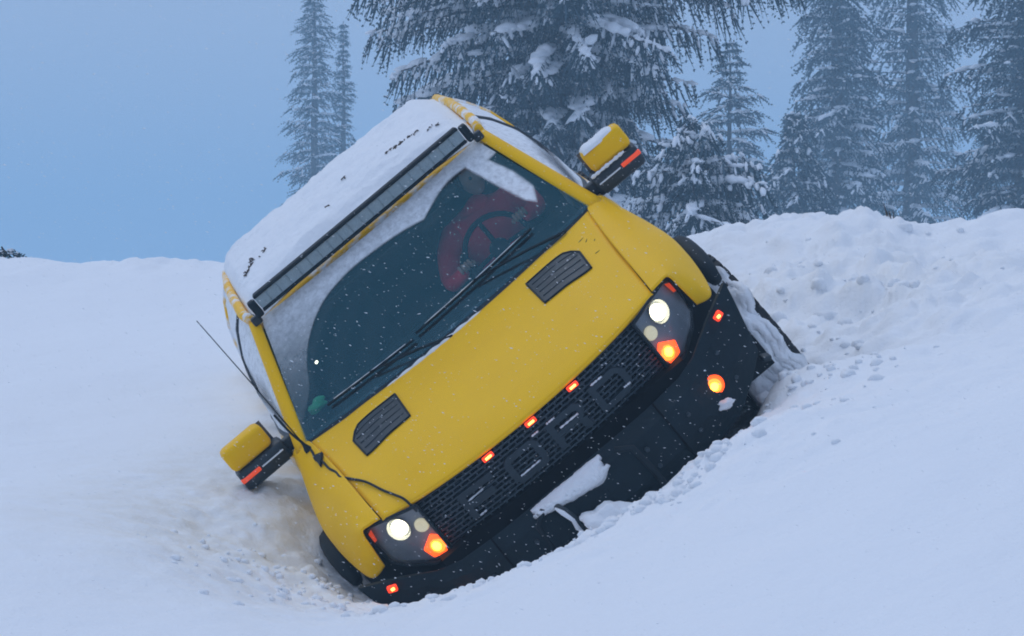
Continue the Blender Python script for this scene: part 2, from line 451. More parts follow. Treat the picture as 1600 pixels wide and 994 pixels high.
gy = axis_pts([(9, 12.6, 0.05), (12.6, 15.6, 0.024), (15.6, 20.5, 0.045), (20.5, 29, 0.1)], -60, 1600)
GX, GY = np.meshgrid(gx, gy)
GZ = ground_z(GX.ravel(), GY.ravel())
V = np.c_[GX.ravel(), GY.ravel(), GZ]
nx, ny = len(gx), len(gy)
idx = np.arange(nx * ny).reshape(ny, nx)
F = np.stack([idx[:-1, :-1].ravel(), idx[:-1, 1:].ravel(), idx[1:, 1:].ravel(), idx[1:, :-1].ravel()], 1)
ground = np_mesh('ground', V, F, ['snow_field'], smooth=True)
grit = np.exp(-(((V[:, 0] + 1.35) / 0.95) ** 2 + ((V[:, 1] - 14.9) / 1.6) ** 2)) * 0.62 + np.exp(-(((V[:, 0] - 2.2) / 0.8) ** 2 + ((V[:, 1] - 16.6) / 1.5) ** 2)) * 0.22
a = ground.data.attributes.new('grit', 'FLOAT', 'POINT'); a.data.foreach_set('value', grit.astype(np.float32))
tag(ground, 'deep white snow bank and open snow field around the truck', kind='structure')
def gz(x, y):
    return float(ground_z(np.array([x]), np.array([y]))[0])

# ------------------------------------------------------------------ the pickup truck
truck = empty('pickup_truck')
truck.matrix_world = TRUCK_M
tag(truck, 'yellow off-road pickup truck tipped on its side in the snow bank with lights on', 'truck')
T = truck

# -- hood surface
def hood(s, t):
    x = s * (0.845 + 0.085 * t)
    yf = 0.16 * abs(s) ** 2.2; yr = 1.15 + 0.17 * s * s
    zf = 1.243 + 0.025 * s * s; zr = 1.492 + 0.008 * s * s
    y = yf + (yr - yf) * t
    dome = 0.016 * (1 - float(sstep(0.62, 0.80, np.array(abs(s)))))
    z = zf + (zr - zf) * t + 0.030 * math.sin(math.pi * min(max(t, 0), 1)) + dome * min(1, t * 6) * (1 - 0.6 * t)
    if t < 0.06: z -= 0.010 * ((0.06 - t) / 0.06) ** 2
    return x, y, z
def hood_uv(u, v):
    t = v ** 1.15 - 0.0
    x, y, z = hood(2 * u - 1, t)
    return x, y, z
hood_o = grid('hood', hood_uv, 60, 44, 'yellow_paint', T, thick=0.0)
solidify(hood_o, 0.02, -1)
def hood_lip(u, v):
    x, y, z = hood(2 * u - 1, 0.0)
    return x, y + 0.006 * v * v, z - 0.010 * v
solidify(grid('lip', hood_lip, 48, 4, 'yellow_paint', hood_o), 0.006, -1)
def hood_at(x, y):
    t = 0.5
    for _ in range(12):
        s = x / (0.845 + 0.085 * t)
        yf = 0.16 * abs(s) ** 2.2; yr = 1.15 + 0.17 * s * s
        t = (y - yf) / (yr - yf)
    return hood(s, t)[2]

# vents let into the hood
for sg in (1, -1):
    def vent_fn(u, v):
        a = np.array((0.435, 1.02)) * (1 - u) + np.array((0.752, 1.06)) * u
        b = np.array((0.437, 0.683)) * (1 - u) + np.array((0.726, 0.69)) * u
        p = a * (1 - v) + b * v
        if u > 0.75 and v < 0.35: p = p - np.array((0.04, 0.055)) * (u - 0.75) / 0.25 * (0.35 - v) / 0.35
        return p
    vt = grid('vent', lambda u, v: (lambda p: (sg * p[0], p[1], hood_at(p[0], p[1]) + 0.005))(vent_fn(u, v)), 12, 8, 'black_dusted', hood_o)
    # rim
    ring = [vent_fn(u, 0) for u in np.linspace(0, 1, 10)] + [vent_fn(1, v) for v in np.linspace(0.1, 1, 8)] + [vent_fn(u, 1) for u in np.linspace(0.9, 0, 10)] + [vent_fn(0, v) for v in np.linspace(0.9, 0.0, 8)]
    tube('rim', [(sg * p[0], p[1], hood_at(p[0], p[1]) + 0.006) for p in ring], 0.006, 'black_plastic', vt, 6)
    for k in range(4):
        v = 0.18 + 0.2 * k
        tube('louvre', [(sg * p[0], p[1], hood_at(p[0], p[1]) + 0.004) for p in [vent_fn(u, v) for u in np.linspace(0.06, 0.94, 8)]], 0.006, 'black_dusted', vt, 6)

for x0, y0, dx, dy in ((0.775, 1.045, 0.035, 0.012), (0.80, 0.985, 0.020, 0.03), (0.835, 0.93, 0.012, 0.02), (0.79, 0.80, 0.03, 0.0)):
    tube('scuff', [(x0 + dx * f, y0 + dy * f, hood_at(x0 + dx * f, y0 + dy * f) + 0.0008) for f in (0, 0.3, 0.6, 1)], [0.0006, 0.0026, 0.0018, 0.0005], 'twig_wood', hood_o, 5)
# dark structure under the panels, so that the gaps are dark
def under(u, v):
    x, y, z = hood((2 * u - 1) * 1.10, 0.28 + 0.72 * v)
    return x * 0.97, y + 0.02, z - 0.055
solidify(grid('engine_bay', under, 12, 10, 'dark_void', T), 0.3, -1)

# -- fenders, flares, doors, pillars (both sides)
SXT = [(0.45, 1.02), (0.70, 1.055), (1.00, 1.075), (1.30, 1.080), (1.48, 1.062), (1.66, 1.042), (1.84, 0.985), (1.98, 0.905), (2.06, 0.835), (2.10, 0.785)]
def SX(z):
    return float(np.interp(z, [a for a, b in SXT], [b for a, b in SXT]))
def YA(z): return 1.38 + (z - 1.5) / 0.56 * 0.59          # A-pillar line
def XA(z): return 0.985 - (z - 1.5) / 0.56 * 0.205
def side_x(y, z):
    k = float(sstep(0.0, 0.62, np.array(y - YA(z))))
    return XA(z) * (1 - k) + SX(z) * k if z > 1.48 else SX(z)

for sg in (1, -1):
    sd = 'right' if sg > 0 else 'left'
    rows = [
        [(0.852, 0.165, 1.268), (0.905, 0.185, 1.270), (0.962, 0.205, 1.262), (0.978, 0.225, 1.16), (0.988, 0.252, 1.045)],
        [(0.862, 0.33, 1.322), (0.935, 0.345, 1.318), (1.010, 0.345, 1.268), (1.050, 0.325, 1.165), (1.080, 0.310, 1.030)],
        [(0.882, 0.70, 1.420), (0.975, 0.70, 1.392), (1.070, 0.70, 1.315), (1.125, 0.68, 1.235), (1.135, 0.66, 1.150)],
        [(0.908, 1.05, 1.472), (1.000, 1.05, 1.440), (1.080, 1.05, 1.370), (1.125, 1.05, 1.275), (1.130, 1.05, 1.170)],
        [(0.936, 1.33, 1.500), (1.000, 1.33, 1.490), (1.055, 1.33, 1.445), (1.090, 1.33, 1.30), (1.090, 1.36, 1.05)],
        [(0.985, 1.42, 1.508), (1.020, 1.43, 1.500), (1.055, 1.44, 1.460), (1.080, 1.44, 1.30), (1.080, 1.44, 0.62)],
    ]
    fe = loft('fender', rows, 24, 40, 'yellow_paint', T, 0.012, sg)
    # black wheel-arch flare
    fl = []
    for k in range(15):
        th = math.radians(50 + 140 * k / 14)
        fl.append((sg * (1.155 + 0.012 * math.sin(th)), 0.97 - 0.60 * math.cos(th), 0.54 + 0.57 * math.sin(th)))
    flare = tube('wheel_flare', fl, [0.030, 0.052] + [0.060] * 11 + [0.052, 0.03], 'black_plastic', T, 10)
    # inner arch
    def arch(u, v):
        th = math.radians(-5 + 190 * v)
        return sg * (0.72 + 0.40 * u), 0.97 - 0.565 * math.cos(th), 0.56 + 0.545 * math.sin(th)
    grid('wheel_arch', arch, 3, 14, 'dark_trim', T)
    # doors
    for nm, y0, y1 in (('front', 1.455, 2.50), ('rear', 2.515, 3.42)):
        def dl(u, v):
            z = 0.55 + (1.475 - 0.55) * v; y = y0 + (y1 - y0) * u
            return sg * side_x(y, z), y, z
        d = grid('door', dl, 12, 14, 'yellow_snowy', T); solidify(d, 0.03, 0)
        tag(d, 'yellow door caked with wind-blown snow')
        def wtop(y): return 1.49, (2.055 if nm == 'rear' else min(2.055, 1.5 + (y - 1.40) / 0.59 * 0.56))
        def gl(u, v):
            y = y0 + 0.015 + (y1 - y0 - 0.03) * u
            lo, hi = wtop(y); z = lo + 0.01 + (hi - lo - 0.02) * v
            return sg * (side_x(y, z) - 0.012), y, z
        w = grid('window', gl, 16, 12, 'side_glass', d)
        fr = [gl(u, 0) for u in np.linspace(0, 1, 10)] + [gl(1, v) for v in np.linspace(0.1, 1, 8)] + [gl(u, 1) for u in np.linspace(0.9, 0, 14)]
        tube('window_frame', fr, 0.022, 'yellow_half' if nm == 'rear' else 'black_dusted', d, 6)
        # snow plastered on the glass
        def fs(u, v):
            x, y, z = gl(u * 0.97 + 0.015, v * 0.94 + 0.03); return x + sg * 0.009, y, z
        fsn = grid('glass_snow', fs, 24, 16, 'frost', d)
        at = fsn.data.attributes.new('cover', 'FLOAT', 'POINT')
        for j in range(17):
            for i in range(25):
                u, v = i / 24, j / 16
                c = 0.95 - 1.1 * max(0, 1 - abs(v - 0.45 * u - 0.1) * 6.0) * (1 if nm == 'front' else 0.3)
                at.data[j * 25 + i].value = max(0.03, c)
        tube('handle', [(sg * (SX(1.3) + 0.01), y1 - 0.22, 1.3), (sg * (SX(1.3) + 0.04), y1 - 0.19, 1.3), (sg * (SX(1.3) + 0.04), y1 - 0.09, 1.3), (sg * (SX(1.3) + 0.01), y1 - 0.06, 1.3)], 0.014, 'black_plastic', d)
    # rear cab corner
    def cc(u, v):
        z = 0.55 + 1.53 * v; y = 3.435 + 0.18 * u
        return sg * (SX(z) - 0.05 * u * u), y, z
    solidify(grid('cab_corner', cc, 5, 20, 'yellow_snowy', T), 0.02, 0)
    box('rocker_panel', (sg * 1.0, 2.45, 0.52), (0.10, 1.95, 0.12), 'black_plastic', T, 0.02)
    # A pillar
    V, F = [], []
    for k in range(13):
        z = 1.485 + (2.062 - 1.485) * k / 12
        c = Vector((XA(z) + 0.004, YA(z) - 0.005, z)); w = 0.040 - 0.008 * k / 12
        for dx, dy in ((-w, -0.02), (-w * 0.5, -0.036), (w * 0.5, -0.030), (w, 0.005), (w * 0.8, 0.05), (-w * 0.9, 0.03)):
            V.append((sg * (c.x + dx), c.y + dy, c.z))
    for k in range(12):
        for q in range(6):
            F.append((k * 6 + q, k * 6 + (q + 1) % 6, (k + 1) * 6 + (q + 1) % 6, (k + 1) * 6 + q))
    F += [(5, 4, 3, 2, 1, 0), tuple(range(72, 78))]
    mesh_obj('windshield_pillar', V, F, 'yellow_paint', T, True)
    # roof rail over the doors
    tube('roof_rail', [(sg * 0.79, 1.97, 2.062), (sg * 0.815, 2.15, 2.085), (sg * 0.82, 2.6, 2.095), (sg * 0.82, 3.1, 2.09), (sg * 0.80, 3.55, 2.075)], 0.028, 'yellow_half', T, 8)

# -- windshield
def wsp(s, t):
    """s -1..1 across, t 0..1 from cowl to header"""
    hw = 0.955 - 0.205 * t
    y = 1.355 + 0.60 * t - (0.155 - 0.06 * t) * (1 - s * s)
    z = 1.508 + 0.535 * t + 0.012 * (1 - s * s) * math.sin(math.pi * t)
    return s * hw, y, z
ws = grid('windshield', lambda u, v: wsp(2 * u - 1, v), 40, 20, 'windshield_glass', T)
NU, NV = 220, 130
def off(u, v, d):
    x, y, z = wsp(2 * u - 1, v)
    return x, y - 0.72 * d, z + 0.69 * d
fr = grid('frost', lambda u, v: off(u * 0.99 + 0.005, v * 0.99 + 0.01, 0.005), NU, NV, 'frost', ws)
arcx = [-1.0, -0.88, -0.81, -0.70, -0.53, -0.30, -0.07, 0.15, 0.33, 0.44, 0.58, 0.70, 0.82, 0.90, 1.0]
arct = [0.10, 0.28, 0.50, 0.665, 0.79, 0.845, 0.845, 0.82, 0.775, 0.825, 0.875, 0.885, 0.865, 0.80, 0.80]
_a = [cat(list(zip(arcx[:9], arct[:9])), k / 120) for k in range(121)] + [cat(list(zip(arcx[8:], arct[8:])), k / 60) for k in range(1, 61)]
arcx, arct = [p[0] for p in _a], [p[1] for p in _a]
at = fr.data.attributes.new('cover', 'FLOAT', 'POINT')
vals = np.zeros((NU + 1) * (NV + 1), np.float32)
for j in range(NV + 1):
    for i in range(NU + 1):
        s = 2 * i / NU - 1; t = j / NV
        n = 0.02 * math.sin(s * 37) * math.sin(t * 29)
        lim = np.interp(s, arcx, arct)
        c = 0.008 + 0.016 * max(0, 1 - abs(t - lim + 0.06) / 0.06) + 0.009 * abs(math.sin(17 * math.hypot(s + 0.1, 0.8 * (t + 0.1))))
        if t > lim:
            c = 0.86
            if s < -0.45:
                c = float(np.interp(t + 0.22 * (s + 0.45), [0.0, 0.15, 0.35, 0.55, 0.72, 0.85], [0.07, 0.10, 0.18, 0.36, 0.66, 0.86]))
            c *= min(1, (t - lim) / 0.02)
        lo_s = np.interp(t, [0.28, 0.36, 0.60, 0.88], [0.86, 0.825, 0.80, 0.78]); hi_s = np.interp(t, [0.28, 0.40, 0.60, 0.80, 0.90], [0.87, 0.945, 0.958, 0.935, 0.83])
        if 0.28 < t < 0.92 and lo_s < s < hi_s:
            c = max(c, 0.9 * min(1, (s - lo_s) / 0.02, (hi_s - s) / 0.02))
        vals[j * (NU + 1) + i] = c
at.data.foreach_set('value', vals)

# cowl between glass and hood, snow caught along the hood's rear edge
def cowl(u, v):
    s = 2 * u - 1; x, y, z = wsp(s, 0.02); hx, hy, hz = hood(s, 1.0)
    return x * (1 - v) + s * 0.955 * v, y * (1 - v) + (hy + 0.02) * v + 0.01, z * (1 - v) + (hz - 0.02) * v - 0.012 * math.sin(math.pi * v) + 0.004
cw = grid('cowl', cowl, 40, 4, 'black_dusted', T)
def cs(u, v):
    s = -0.50 + 0.72 * u; hx, hy, hz = hood(s, 1.0)
    k = math.sin(math.pi * u) ** 0.5 * (0.6 + 0.5 * abs(math.sin(u * 23)))
    th = math.pi * v
    return hx, hy - 0.001 - 0.016 * k * math.cos(th), hz - 0.004 + 0.016 * k * math.sin(th)
grid('cowl_snow', cs, 60, 6, 'snow_clump', cw)

# wipers
def wiper(s0, t0, s1, t1, sp, tp):
    wp = empty('wiper', T)
    P = []
    for k in range(13):
        f = k / 12; q = off((s0 + (s1 - s0) * f + 1) / 2, t0 + (t1 - t0) * f, 0.022); P.append(q)
    b = tube('blade', P, 0.008, 'black_plastic', wp, 6)
    tube('blade_snow', [(p[0], p[1] - 0.006, p[2] + 0.010) for p in P[1:-1]], [0.0006 + 0.0022 * abs(math.sin(k * 1.9 + s0)) for k in range(11)], 'snow_clump', wp, 6)
    m = off(((s0 + s1) / 2 + 1) / 2, (t0 + t1) / 2, 0.035); p0 = off((sp + 1) / 2, tp, 0.03)
    tube('arm', [p0, ((p0[0] * 0.6 + m[0] * 0.4), p0[1] * 0.6 + m[1] * 0.4 - 0.012, p0[2] * 0.6 + m[2] * 0.4 + 0.012), m], [0.010, 0.008, 0.006], 'black_plastic', wp, 6)
wiper(-0.80, 0.115, -0.20, 0.105, -0.02, -0.06)
wiper(-0.17, 0.13, 0.70, 0.16, 0.80, -0.04)

# -- roof, snow, header
def roof(u, v):
    s = 2 * u - 1; y = 1.935 + 1.65 * v
    zc = np.interp(v, [0, 0.05, 0.2, 0.6, 0.95, 1], [2.052, 2.078, 2.118, 2.130, 2.115, 2.095])
    return s * (0.795 + 0.03 * v), y - 0.055 * (1 - s * s) * (1 - v), zc - 0.045 * abs(s) ** 3
rf = grid('roof', roof, 30, 30, 'yellow_half', T); solidify(rf, 0.02, -1)
def rsnow(u, v):
    s = (2 * u - 1); vv = 0.035 + 0.955 * v
    x, y, z = roof(u * 0.985 + 0.0075, vv)
    edge = min(1, (1 - abs(s)) / 0.10) ** 0.6 * min(1, (1 - v) / 0.06 + 0.0) ** 0.5
    v0 = 0.10 + 0.07 * (1 - s * s) + 0.012 * math.sin(s * 9)
    scoop = np.interp(v, [0, 0.03, v0 - 0.03, v0, v0 + 0.045, v0 + 0.12, 1], [0.0, 0.016, 0.004, 0.006, 0.050, 0.066, 0.088])
    edge2 = 1.0 - 0.75 * float(sstep(0.80, 1.0, np.array(s)))
    nz = float(fbm(np.array([x * 4 + 3]), np.array([y * 4]), 4)[0])
    nz2 = float(fbm(np.array([x * 17 + 3]), np.array([y * 17]), 3)[0])
    return x, y, z + 0.003 + (scoop + (0.026 * nz + 0.010 * nz2) * min(1, v * 5)) * edge * edge2 - (0.012 if edge < 0.05 else 0)
rs = grid('roof_snow', rsnow, 110, 110, 'snow_clump', T)
tag(rs, 'wind-scooped snow lying on the roof')
# bits of bark and twig on the roof snow
for k, (s, v, ln, wd, a, n) in enumerate([(0.50, 0.33, 0.15, 0.030, 0.10, 26), (0.66, 0.32, 0.07, 0.015, 0.10, 8), (0.80, 0.26, 0.07, 0.02, 0.1, 8), (-0.80, 0.42, 0.20, 0.03, 1.1, 30), (-0.66, 0.44, 0.10, 0.03, 0.9, 8), (-0.12, 0.33, 0.03, 0.010, 0.5, 4), (0.10, 0.45, 0.05, 0.03, 0.2, 5)]):
    Rk = np.random.RandomState(90 + k); V, F = [], []
    for q in range(n):
        f, g = Rk.rand() - 0.5, Rk.randn() * 0.4
        dx = ln * f * math.cos(a) - wd * g * math.sin(a); dy = ln * f * math.sin(a) + wd * g * math.cos(a)
        c = Vector(rsnow((s + 1) / 2 + dx / 1.6, v + dy / 1.6)) + Vector((0, 0, 0.003)); th = Rk.rand() * 6.28; l2 = 0.005 + 0.010 * Rk.rand(); d = Vector((math.cos(th), math.sin(th), 0.3 * Rk.randn())) * l2
        tv, tf = tube_data([c - d, c + Vector((0, 0, 0.003)), c + d], [0.0015, 0.004, 0.001], 5); o = len(V); V += [tuple(w) for w in tv]; F += [tuple(o + w for w in ff) for ff in tf]
    mesh_obj('bark_crumbs', V, F, 'twig_wood', rs)['kind'] = 'stuff'

# light bar on the header
lb = empty('light_bar', T)
def lbar(u, v, dy, h0, h1):
    s = 2 * u - 1
    return s * 0.70, 1.865 - 0.045 * (1 - s * s) + dy, h0 + (h1 - h0) * v + 0.006 * (1 - s * s)
for nm, dy, h0, h1, m, th in (('housing', 0.02, 2.085, 2.178, 'black_plastic', 0.06), ('lens', -0.004, 2.100, 2.164, 'bar_lens', 0.018)):
    o = grid(nm, lambda u, v: lbar(u, v, dy, h0, h1), 32, 2, m, lb, smooth=False); solidify(o, th, 1 if False else -1)
for h in (2.088, 2.172):
    tube('rim', [lbar(u, 0, -0.006, h, h) for u in np.linspace(0, 1, 24)], 0.009, 'black_plastic', lb, 6)
for k in range(1, 20):
    x, y, z = lbar(k / 20, 0, -0.007, 2.103, 2.103)
    tube('divider', [(x, y, z), (x, y, z + 0.058)], 0.002, 'bar_lens', lb, 5)
for sg in (1, -1):
    box('bracket', (sg * 0.728, 1.885, 2.118), (0.045, 0.075, 0.10), 'black_plastic', lb, 0.012)
    box('foot', (sg * 0.765, 1.915, 2.060), (0.055, 0.05, 0.05), 'black_dusted', lb, 0.01)

# -- grille
gr = empty('grille', T)
def gy_at(x): return 0.030 + 0.16 * (abs(x) / 0.845) ** 2.2 + 0.0
V, F = [], []
def addbox(x0, x1, z0, z1, d=0.03, yoff=0.0):
    b = len(V)
    for x, z in ((x0, z0), (x1, z0), (x1, z1), (x0, z1)):
        V.append((x, gy_at(x) + yoff, z))
    for x, z in ((x0, z0), (x1, z0), (x1, z1), (x0, z1)):
        V.append((x, gy_at(x) + yoff + d, z))
    for f in ((3, 2, 1, 0), (4, 5, 6, 7), (0, 1, 5, 4), (1, 2, 6, 5), (2, 3, 7, 6), (3, 0, 4, 7)):
        F.append(tuple(b + q for q in f))
zr = np.linspace(0.918, 1.215, 14)
for k, z in enumerate(zr):
    xs = np.linspace(-0.665, 0.665, 17)
    for i in range(16):
        addbox(xs[i], xs[i + 1], z - 0.0042, z + 0.0042)
    if k < 13:
        for i in range(28):
            x = -0.64 + i * 0.0475 + (0.0237 if k % 2 else 0)
            if abs(x) < 0.655: addbox(x - 0.0042, x + 0.0042, z + 0.0042, zr[k + 1] - 0.0042, yoff=0.004)
mesh_obj('mesh', V, F, 'grille_plastic', gr)
solidify(grid('backing', lambda u, v: ((2 * u - 1) * 0.67, gy_at((2 * u - 1) * 0.67) + 0.07, 0.90 + 0.33 * v), 16, 2, 'dark_void', gr), 0.01, 0)
for z, r in ((0.918, 0.014), (1.222, 0.008)):
    tube('trim_bar', [(x, gy_at(x) - 0.002, z) for x in np.linspace(-0.672, 0.672, 20)], r, 'black_plastic', gr, 8)
# raised letters
def letter(ch, x0, w, z0, h):
    st = 0.036; sh = 0.031
    def P(pts): return [(x0 + a, z0 + b) for a, b in pts]
    if ch == 'F':
        polys = [P([(0, 0), (st, 0), (st, h * 0.36), (w * 0.82, h * 0.36), (w * 0.82, h * 0.36 + sh), (st, h * 0.36 + sh), (st, h - sh), (w, h - sh), (w, h), (0, h)])]
        holes = None
    else:
        holes = True
    V, F = [], []
    def ring(outer, inner):
        n = len(outer); b = len(V)
        for (a, c), (p, q) in zip(outer, inner):
            for (x, z) in ((a, c), (p, q)):
                V.append((x0 + x, gy_at(x0 + x) - 0.022, z0 + z)); V.append((x0 + x, gy_at(x0 + x) + 0.02, z0 + z))
        for i in range(n):
            j = (i + 1) % n; A, B = b + 4 * i, b + 4 * j
            F.append((A, B, B + 2, A + 2)); F.append((A + 1, A + 3, B + 3, B + 1)); F.append((A, A + 1, B + 1, B)); F.append((A + 2, B + 2, B + 3, A + 3))
    def block(pts):
        b = len(V); n = len(pts)
        for x, z in pts: V.append((x0 + x, gy_at(x0 + x) - 0.022, z0 + z))
        for x, z in pts: V.append((x0 + x, gy_at(x0 + x) + 0.02, z0 + z))
        F.append(tuple(range(b, b + n))); F.append(tuple(range(b + 2 * n - 1, b + n - 1, -1)))
        for i in range(n): F.append((b + i, b + n + i, b + n + (i + 1) % n, b + (i + 1) % n))
    c = 0.03
    if ch == 'F':
        block([(0, 0), (st, 0), (st, h), (0, h)]); block([(st, h - sh), (w, h - sh), (w, h), (st, h)]); block([(st, h * 0.38), (w * 0.85, h * 0.38), (w * 0.85, h * 0.38 + sh), (st, h * 0.38 + sh)])
    if ch == 'O':
        ring([(c, 0), (w - c, 0), (w, c), (w, h - c), (w - c, h), (c, h), (0, h - c), (0, c)],
             [(st + 0.01, sh), (w - st - 0.01, sh), (w - st, sh + 0.01), (w - st, h - sh - 0.01), (w - st - 0.01, h - sh), (st + 0.01, h - sh), (st, h - sh - 0.01), (st, sh + 0.01)])
    if ch == 'D':
        ring([(0, 0), (w - c * 1.4, 0), (w, c * 1.4), (w, h - c * 1.4), (w - c * 1.4, h), (0, h)],
             [(st, sh), (w - st - 0.015, sh), (w - st, sh + 0.015), (w - st, h - sh - 0.015), (w - st - 0.015, h - sh), (st, h - sh)])
    if ch == 'R':
        hb = h * 0.40
        ring([(0, hb), (w - c, hb), (w, hb + c), (w, h - c), (w - c, h), (0, h)],
             [(st, hb + sh * 0.8), (w - st - 0.01, hb + sh * 0.8), (w - st, hb + sh), (w - st, h - sh - 0.01), (w - st - 0.01, h - sh), (st, h - sh)])
        block([(0, 0), (st, 0), (st, hb), (0, hb)]); block([(w - st * 1.1, 0), (w, 0), (w - st * 0.5, hb), (w - st * 1.6, hb)])
    o = mesh_obj('letter', V, F, 'letter_plastic', gr)
    o['label'] = 'raised grille letter ' + ch
    return o
LW, LH, LZ = 0.205, 0.150, 0.985
for ch, xc in zip('FORD', (-0.405, -0.135, 0.135, 0.405)):
    letter(ch, xc - LW / 2, LW, LZ, LH)
for x0, x1, z in ((-0.50, -0.31, LZ + 0.055 + 0.036), (-0.50, -0.43, LZ - 0.002), (-0.20, -0.08, LZ + 0.03), (-0.04, 0.0, LZ + LH), (0.05, 0.10, LZ + LH), (0.09, 0.20, LZ + 0.09), (0.33, 0.40, LZ + LH), (0.45, 0.49, LZ + 0.03)):
    n = 8
    tube('snow_streak', [(x0 + (x1 - x0) * k / n, gy_at(x0) - 0.018, z + 0.004) for k in range(n + 1)], [0.001 + 0.0055 * abs(math.sin(k * 1.3 + x0 * 9)) for k in range(n + 1)], 'snow_clump', gr, 5)
for x in (-0.262, 0.0, 0.262):
    ml = box('marker_lamp', (x, gy_at(x) - 0.040, 1.203), (0.062, 0.022, 0.026), 'red_lens', gr, 0.006)
    box('bulb', (x, gy_at(x) - 0.053, 1.203), (0.034, 0.006, 0.011), 'red_bulb', ml, 0.002)

# -- headlights
for sg in (1, -1):
    hl = empty('headlight', T)
    poly = [(0.675, 1.228), (0.80, 1.246), (0.955, 1.252), (0.962, 1.15), (0.950, 1.035), (0.90, 0.985), (0.78, 0.925), (0.680, 0.920)]
    def hy(x, z): return 0.045 + 0.20 * (max(0, x - 0.62) / 0.33) ** 1.7 - 0.0 + 0.05 * (1.25 - z)
    m = Vector((0.81, 0, 1.09))
    def poly_sheet(name, dy, sc, material, thick):
        V = [(sg * m.x, hy(m.x, m.z) + dy, m.z)]
        n = len(poly); R = 6
        for r in range(1, R + 1):
            for i in range(n * 4):
                a, b = poly[i // 4], poly[(i // 4 + 1) % n]; f = (i % 4) / 4
                px, pz = a[0] + (b[0] - a[0]) * f, a[1] + (b[1] - a[1]) * f
                x = m.x + (px - m.x) * r / R * sc; z = m.z + (pz - m.z) * r / R * sc
                V.append((sg * x, hy(x, z) + dy, z))
        k = n * 4
        F = [(0, 1 + i, 1 + (i + 1) % k) for i in range(k)] + [(1 + (r - 1) * k + i, 1 + r * k + i, 1 + r * k + (i + 1) % k, 1 + (r - 1) * k + (i + 1) % k) for r in range(1, R) for i in range(k)]
        o = mesh_obj(name, V, F, material, hl, True)
        if thick: solidify(o, thick, 0)
        return o
    poly_sheet('housing', 0.055, 0.985, 'reflector', 0.012)
    poly_sheet('lens', 0.0, 0.99, 'lens_glass', 0.0)
    rim = [(sg * (m.x + (p[0] - m.x)), hy(*p) + 0.01, p[1]) for p in poly]
    tube('bezel', rim + [rim[0]], 0.010, 'black_plastic', hl, 6)
    # low beam in a round bowl, lit
    c = Vector((sg * 0.826, hy(0.826, 1.168) + 0.034, 1.168))
    axl = Vector((-0.50 * sg, 0.86, 0)); c = Vector((sg * 0.826, hy(0.826, 1.168), 1.168)) + axl * 0.016
    lathe('bowl', [(0.060, 0.0), (0.057, 0.012), (0.050, 0.04), (0.030, 0.05)], c, axl, 'reflector', hl, 28)
    lathe('low_beam', [(0.0005, -0.010), (0.020, -0.008), (0.035, -0.002), (0.041, 0.012), (0.040, 0.03)], c, axl, 'headlamp_on', hl, 28)
    c2 = Vector((sg * 0.720, hy(0.72, 1.12) + 0.022, 1.125))
    lathe('high_beam', [(0.0005, 0.012), (0.014, 0.010), (0.026, 0.004), (0.034, 0.0), (0.037, 0.01)], c2, Vector((-0.38 * sg, 0.92, 0)), 'headlamp_dim', hl, 24)
    tsn = prism('turn_signal', [(sg * 0.686, hy(0.69, 0.99) + 0.012, 1.040), (sg * 0.715, hy(0.715, 1.0) + 0.012, 1.066), (sg * 0.790, hy(0.79, 1.0) + 0.012, 1.012), (sg * 0.772, hy(0.77, 0.95) + 0.012, 0.952), (sg * 0.700, hy(0.70, 0.94) + 0.012, 0.940)], 0.02, 'amber_lens', hl, 0.006)
    lathe('bulb', [(0.0005, -0.010), (0.014, -0.008), (0.024, 0.0), (0.026, 0.01)], (sg * 0.722, hy(0.722, 1.0) + 0.008, 1.000), (0, 1, 0), 'amber_bulb', tsn, 16)
    lathe('reflector', [(0.0005, -0.004), (0.026, -0.002), (0.040, 0.004), (0.042, 0.010)], (sg * 0.724, hy(0.724, 1.0) + 0.010, 0.997), Vector((-0.38 * sg, 0.92, 0)), 'amber_glow', tsn, 9)
    prism('side_marker', [(sg * 0.925, hy(0.925, 1.2) + 0.006, 1.232), (sg * 0.950, hy(0.95, 1.2) + 0.006, 1.215), (sg * 0.952, hy(0.952, 1.17) + 0.006, 1.165), (sg * 0.935, hy(0.935, 1.18) + 0.006, 1.172)], 0.015, 'signal_lens', hl)

# -- bumper: folded steel plate with swept wings
bp = empty('bumper', T)
cols = [  # x_top, y, z_top | x_mid, y, z_mid | x_bot, y, z_bot
    ((0.0, -0.085, 0.905), (0.0, -0.165, 0.84), (0.0, -0.20, 0.66), (0.0, -0.08, 0.455)),
    ((0.28, -0.085, 0.905), (0.28, -0.165, 0.84), (0.28, -0.20, 0.66), (0.28, -0.08, 0.460)),
    ((0.46, -0.075, 0.905), (0.46, -0.150, 0.84), (0.46, -0.17, 0.66), (0.46, -0.05, 0.485)),
    ((0.68, -0.02, 0.905), (0.68, -0.070, 0.84), (0.67, -0.08, 0.68), (0.66, 0.02, 0.505)),
    ((0.80, 0.03, 0.925), (0.80, 0.000, 0.86), (0.80, -0.01, 0.70), (0.80, 0.05, 0.530)),
    ((0.96, 0.08, 1.000), (0.96, 0.060, 0.93), (0.96, 0.06, 0.76), (0.95, 0.10, 0.610)),
    ((1.155, 0.15, 1.075), (1.135, 0.135, 0.98), (1.095, 0.14, 0.80), (1.075, 0.16, 0.690))]
full = [tuple((-p[0], p[1], p[2]) for p in c) for c in reversed(cols[1:])] + cols
V = [p for c in full for p in c]
F = [(i * 4 + k, i * 4 + k + 1, (i + 1) * 4 + k + 1, (i + 1) * 4 + k) for i in range(len(full) - 1) for k in range(3)]
